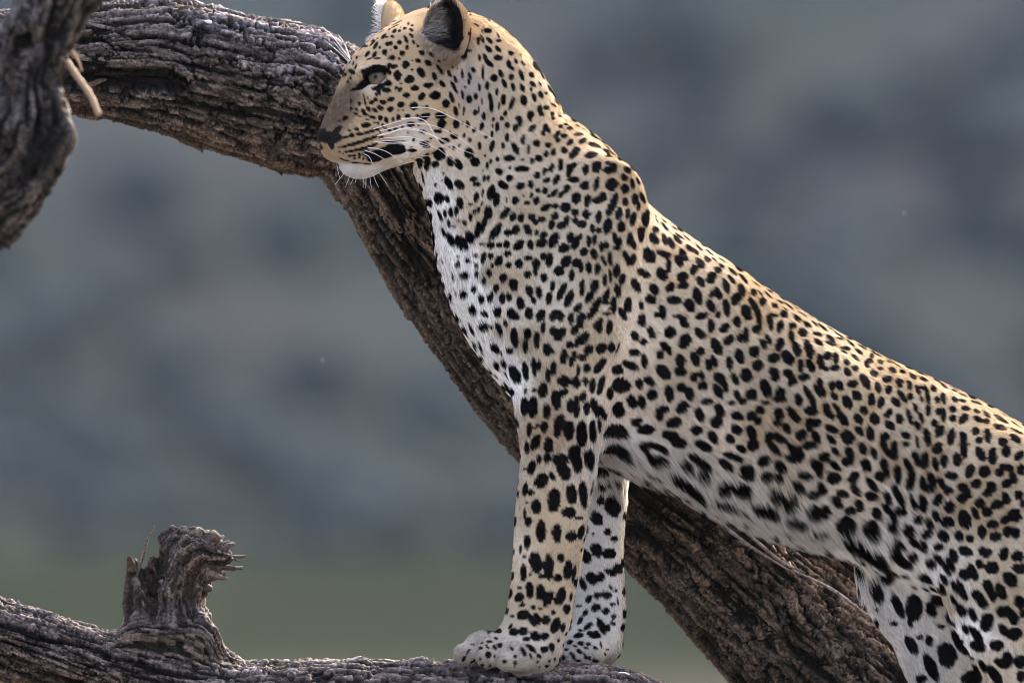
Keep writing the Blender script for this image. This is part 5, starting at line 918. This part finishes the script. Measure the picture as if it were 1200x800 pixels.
# eyelids: dark upper rim, paler lower rim, hugging the eyeball
m_lid, n_, b_ = node_mat('eyelid skin'); b_.inputs['Base Color'].default_value = (.010, .008, .008, 1); b_.inputs['Roughness'].default_value = .45
m_lid2, n_, b_ = node_mat('lower eyelid skin'); b_.inputs['Base Color'].default_value = (.16, .12, .085, 1); b_.inputs['Roughness'].default_value = .7
for sd, c in zip((-1, 1), eye_c):
    lk = HF * .62 + HR * sd * .78; lk /= np.linalg.norm(lk); sdv = np.cross(lk, HZ); upv = np.cross(sdv, lk)
    for tilt, lo, hi in ((.20, .0044, .0128), (.62, -.0128, -.0036)):
        u2 = upv * math.cos(tilt) + sdv * math.sin(tilt) * (-sd); V, F = [], []
        zs = np.linspace(lo, hi, 7); na = 28
        s2 = np.cross(lk, u2)
        for z_ in zs:
            for k in range(na):
                an = -1.75 + 3.5 * k / (na - 1); rr = math.sqrt(max(.0136 ** 2 - z_ ** 2, 1e-9)); V.append(c + u2 * z_ + rr * (math.cos(an) * lk + math.sin(an) * s2))
        for i in range(len(zs) - 1):
            for k in range(na - 1): F.append((i * na + k, i * na + k + 1, (i + 1) * na + k + 1, (i + 1) * na + k))
        mesh_obj('eyelid', V, F, m_lid if lo > 0 else m_lid2, leopard)

# whiskers: rooted in the lip pads, brow and chin, each a tapered tube
m_wh, n_, b_ = node_mat('whisker'); b_.inputs['Base Color'].default_value = (.78, .75, .70, 1); b_.inputs['Roughness'].default_value = .4
def tube(name, pts, r0, r1, mat, parent, seg=6):
    Pc = catmull(np.asarray(pts), 6); m = len(Pc); V, F = [], []
    for i in range(m):
        t = Pc[min(i + 1, m - 1)] - Pc[max(i - 1, 0)]; t /= np.linalg.norm(t) + 1e-9
        a = np.cross(t, (0.3, 1, .2)); a /= np.linalg.norm(a); b = np.cross(t, a); r = r0 + (r1 - r0) * i / (m - 1)
        for k in range(seg): V.append(Pc[i] + r * (math.cos(6.2832 * k / seg) * a + math.sin(6.2832 * k / seg) * b))
    for i in range(m - 1):
        for k in range(seg): F.append((i * seg + k, i * seg + (k + 1) % seg, (i + 1) * seg + (k + 1) % seg, (i + 1) * seg + k))
    return mesh_obj(name, V, F, mat, parent)
def whisker(pix, out=.03, r=.00042):
    h = onto(*pix[0]); y0 = (h[0][1] if h is not None else -.05)
    L = len(pix) - 1; P3 = []
    for i, p in enumerate(pix):
        y = y0 - out * (i / L) ** .8 + (.004 if i == 0 else 0); P3.append(W(p[0], p[1], y))
    tube('whisker', P3, r, .00012, m_wh, leopard)
z1 = lambda *q: [(350 + x / 4, y / 4) for x, y in q]
for q in (z1((330, 612), (400, 590), (520, 556), (690, 541)), z1((335, 625), (420, 605), (530, 580), (640, 592), (740, 640), (840, 712)), z1((340, 640), (410, 630), (500, 605), (610, 630), (720, 692), (800, 765)),
          z1((345, 655), (440, 645), (540, 645), (640, 690), (740, 765)), z1((325, 650), (420, 622), (520, 600), (640, 640), (760, 700), (840, 730)), z1((310, 690), (380, 700), (430, 722), (490, 768)),
          z1((305, 705), (350, 718), (400, 745)), z1((300, 720), (330, 735), (350, 775)), z1((330, 670), (420, 660), (520, 672), (610, 690)), z1((340, 665), (450, 672), (560, 668), (650, 700))):
    whisker(q)
whisker(z1((420, 520), (600, 505), (740, 562), (930, 662)), .035, .00048)
whisker(z1((430, 560), (580, 560), (640, 640), (700, 728)), .03, .0005)
z5 = lambda *q: [(360 + x / 10, 140 + y / 10) for x, y in q]
for q in (z5((505, 650), (480, 710), (450, 790)), z5((655, 660), (657, 730), (655, 800)), z5((690, 655), (688, 740), (684, 810)), z5((730, 640), (742, 730), (752, 805)), z5((770, 630), (800, 720), (838, 795)), z5((815, 600), (880, 680), (945, 780)),
          z5((345, 520), (362, 610), (385, 700)), z5((380, 530), (420, 590), (470, 640)), z5((440, 610), (410, 660), (330, 760)), z5((590, 650), (575, 700), (560, 740)), z5((560, 640), (530, 720), (500, 770))):
    whisker(q, .004, .00024)
z0 = lambda *q: [(360 + x / 10, y / 10) for x, y in q]
for q in (z0((520, 720), (430, 600), (300, 430), (175, 310)), z0((500, 720), (420, 630), (310, 490)), z0((490, 730), (400, 640), (290, 540), (190, 465)), z0((500, 690), (470, 590), (430, 500), (360, 400))):
    h = onto(*q[0]); P3 = [W(x, y, (h[0][1] if h else 0) + .012 * i) for i, (x, y) in enumerate(q)]
    tube('whisker', P3, .0003, .0001, m_wh, leopard)
# ------------------------------------------------------------------ small things
m_pale, n_, b_ = node_mat('sun fleck and dropping'); b_.inputs['Base Color'].default_value = (.66, .65, .64, 1); b_.inputs['Roughness'].default_value = .8
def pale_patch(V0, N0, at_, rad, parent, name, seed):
    """a thin ragged pale patch pressed on the wood at the vertex nearest to AT_"""
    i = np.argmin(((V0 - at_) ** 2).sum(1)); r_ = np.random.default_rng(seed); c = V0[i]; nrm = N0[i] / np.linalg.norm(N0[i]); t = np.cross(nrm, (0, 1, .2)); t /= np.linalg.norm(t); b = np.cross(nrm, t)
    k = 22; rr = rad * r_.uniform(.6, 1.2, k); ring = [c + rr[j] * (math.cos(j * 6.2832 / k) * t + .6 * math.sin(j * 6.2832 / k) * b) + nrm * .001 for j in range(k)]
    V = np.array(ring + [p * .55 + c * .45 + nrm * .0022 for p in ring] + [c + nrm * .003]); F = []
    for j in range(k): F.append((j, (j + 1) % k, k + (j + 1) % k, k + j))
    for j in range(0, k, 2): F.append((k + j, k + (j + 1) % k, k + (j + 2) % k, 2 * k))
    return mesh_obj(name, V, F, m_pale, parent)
pale_patch(LV, LN, W(729, 796, -.05), .011, log, 'sun_fleck_or_dropping', 3)  # pale patch added to paint a spot of sunlight on the log
pale_patch(SV.reshape(-1, 3), SD.reshape(-1, 3), W(245, 24, .12), .0045, dead_tree, 'sun_fleck_or_dropping', 4)  # white bird dropping on the trunk
m_fl, n_, b_ = node_mat('seed fluff'); b_.inputs['Base Color'].default_value = (.22, .22, .22, 1); b_.inputs['Roughness'].default_value = .9
# two specks of seed fluff adrift behind the cat
for (px, py), lab in (((1060, 249), 'tiny white speck of seed fluff floating right of the leopard\'s shoulder'), ((378, 422), 'tiny white speck of seed fluff floating left of the diagonal trunk')):
    r_ = np.random.default_rng(px); root = empty('seed_fluff', tuple(W(px, py, .9))); tag(root, lab, 'seed fluff')
    bm = bmesh.new(); bmesh.ops.create_icosphere(bm, subdivisions=2, radius=.0007); me = bpy.data.meshes.new('seed'); bm.to_mesh(me); bm.free(); me.materials.append(m_fl); o = bpy.data.objects.new('seed', me); col.objects.link(o); o.parent = root
    for k in range(9):
        d = r_.normal(0, 1, 3); d /= np.linalg.norm(d); c = np.array(W(px, py, .9)); tube('filament', [c, c + d * .0012, c + d * .0026], .00025, .0001, m_fl, root, 4)
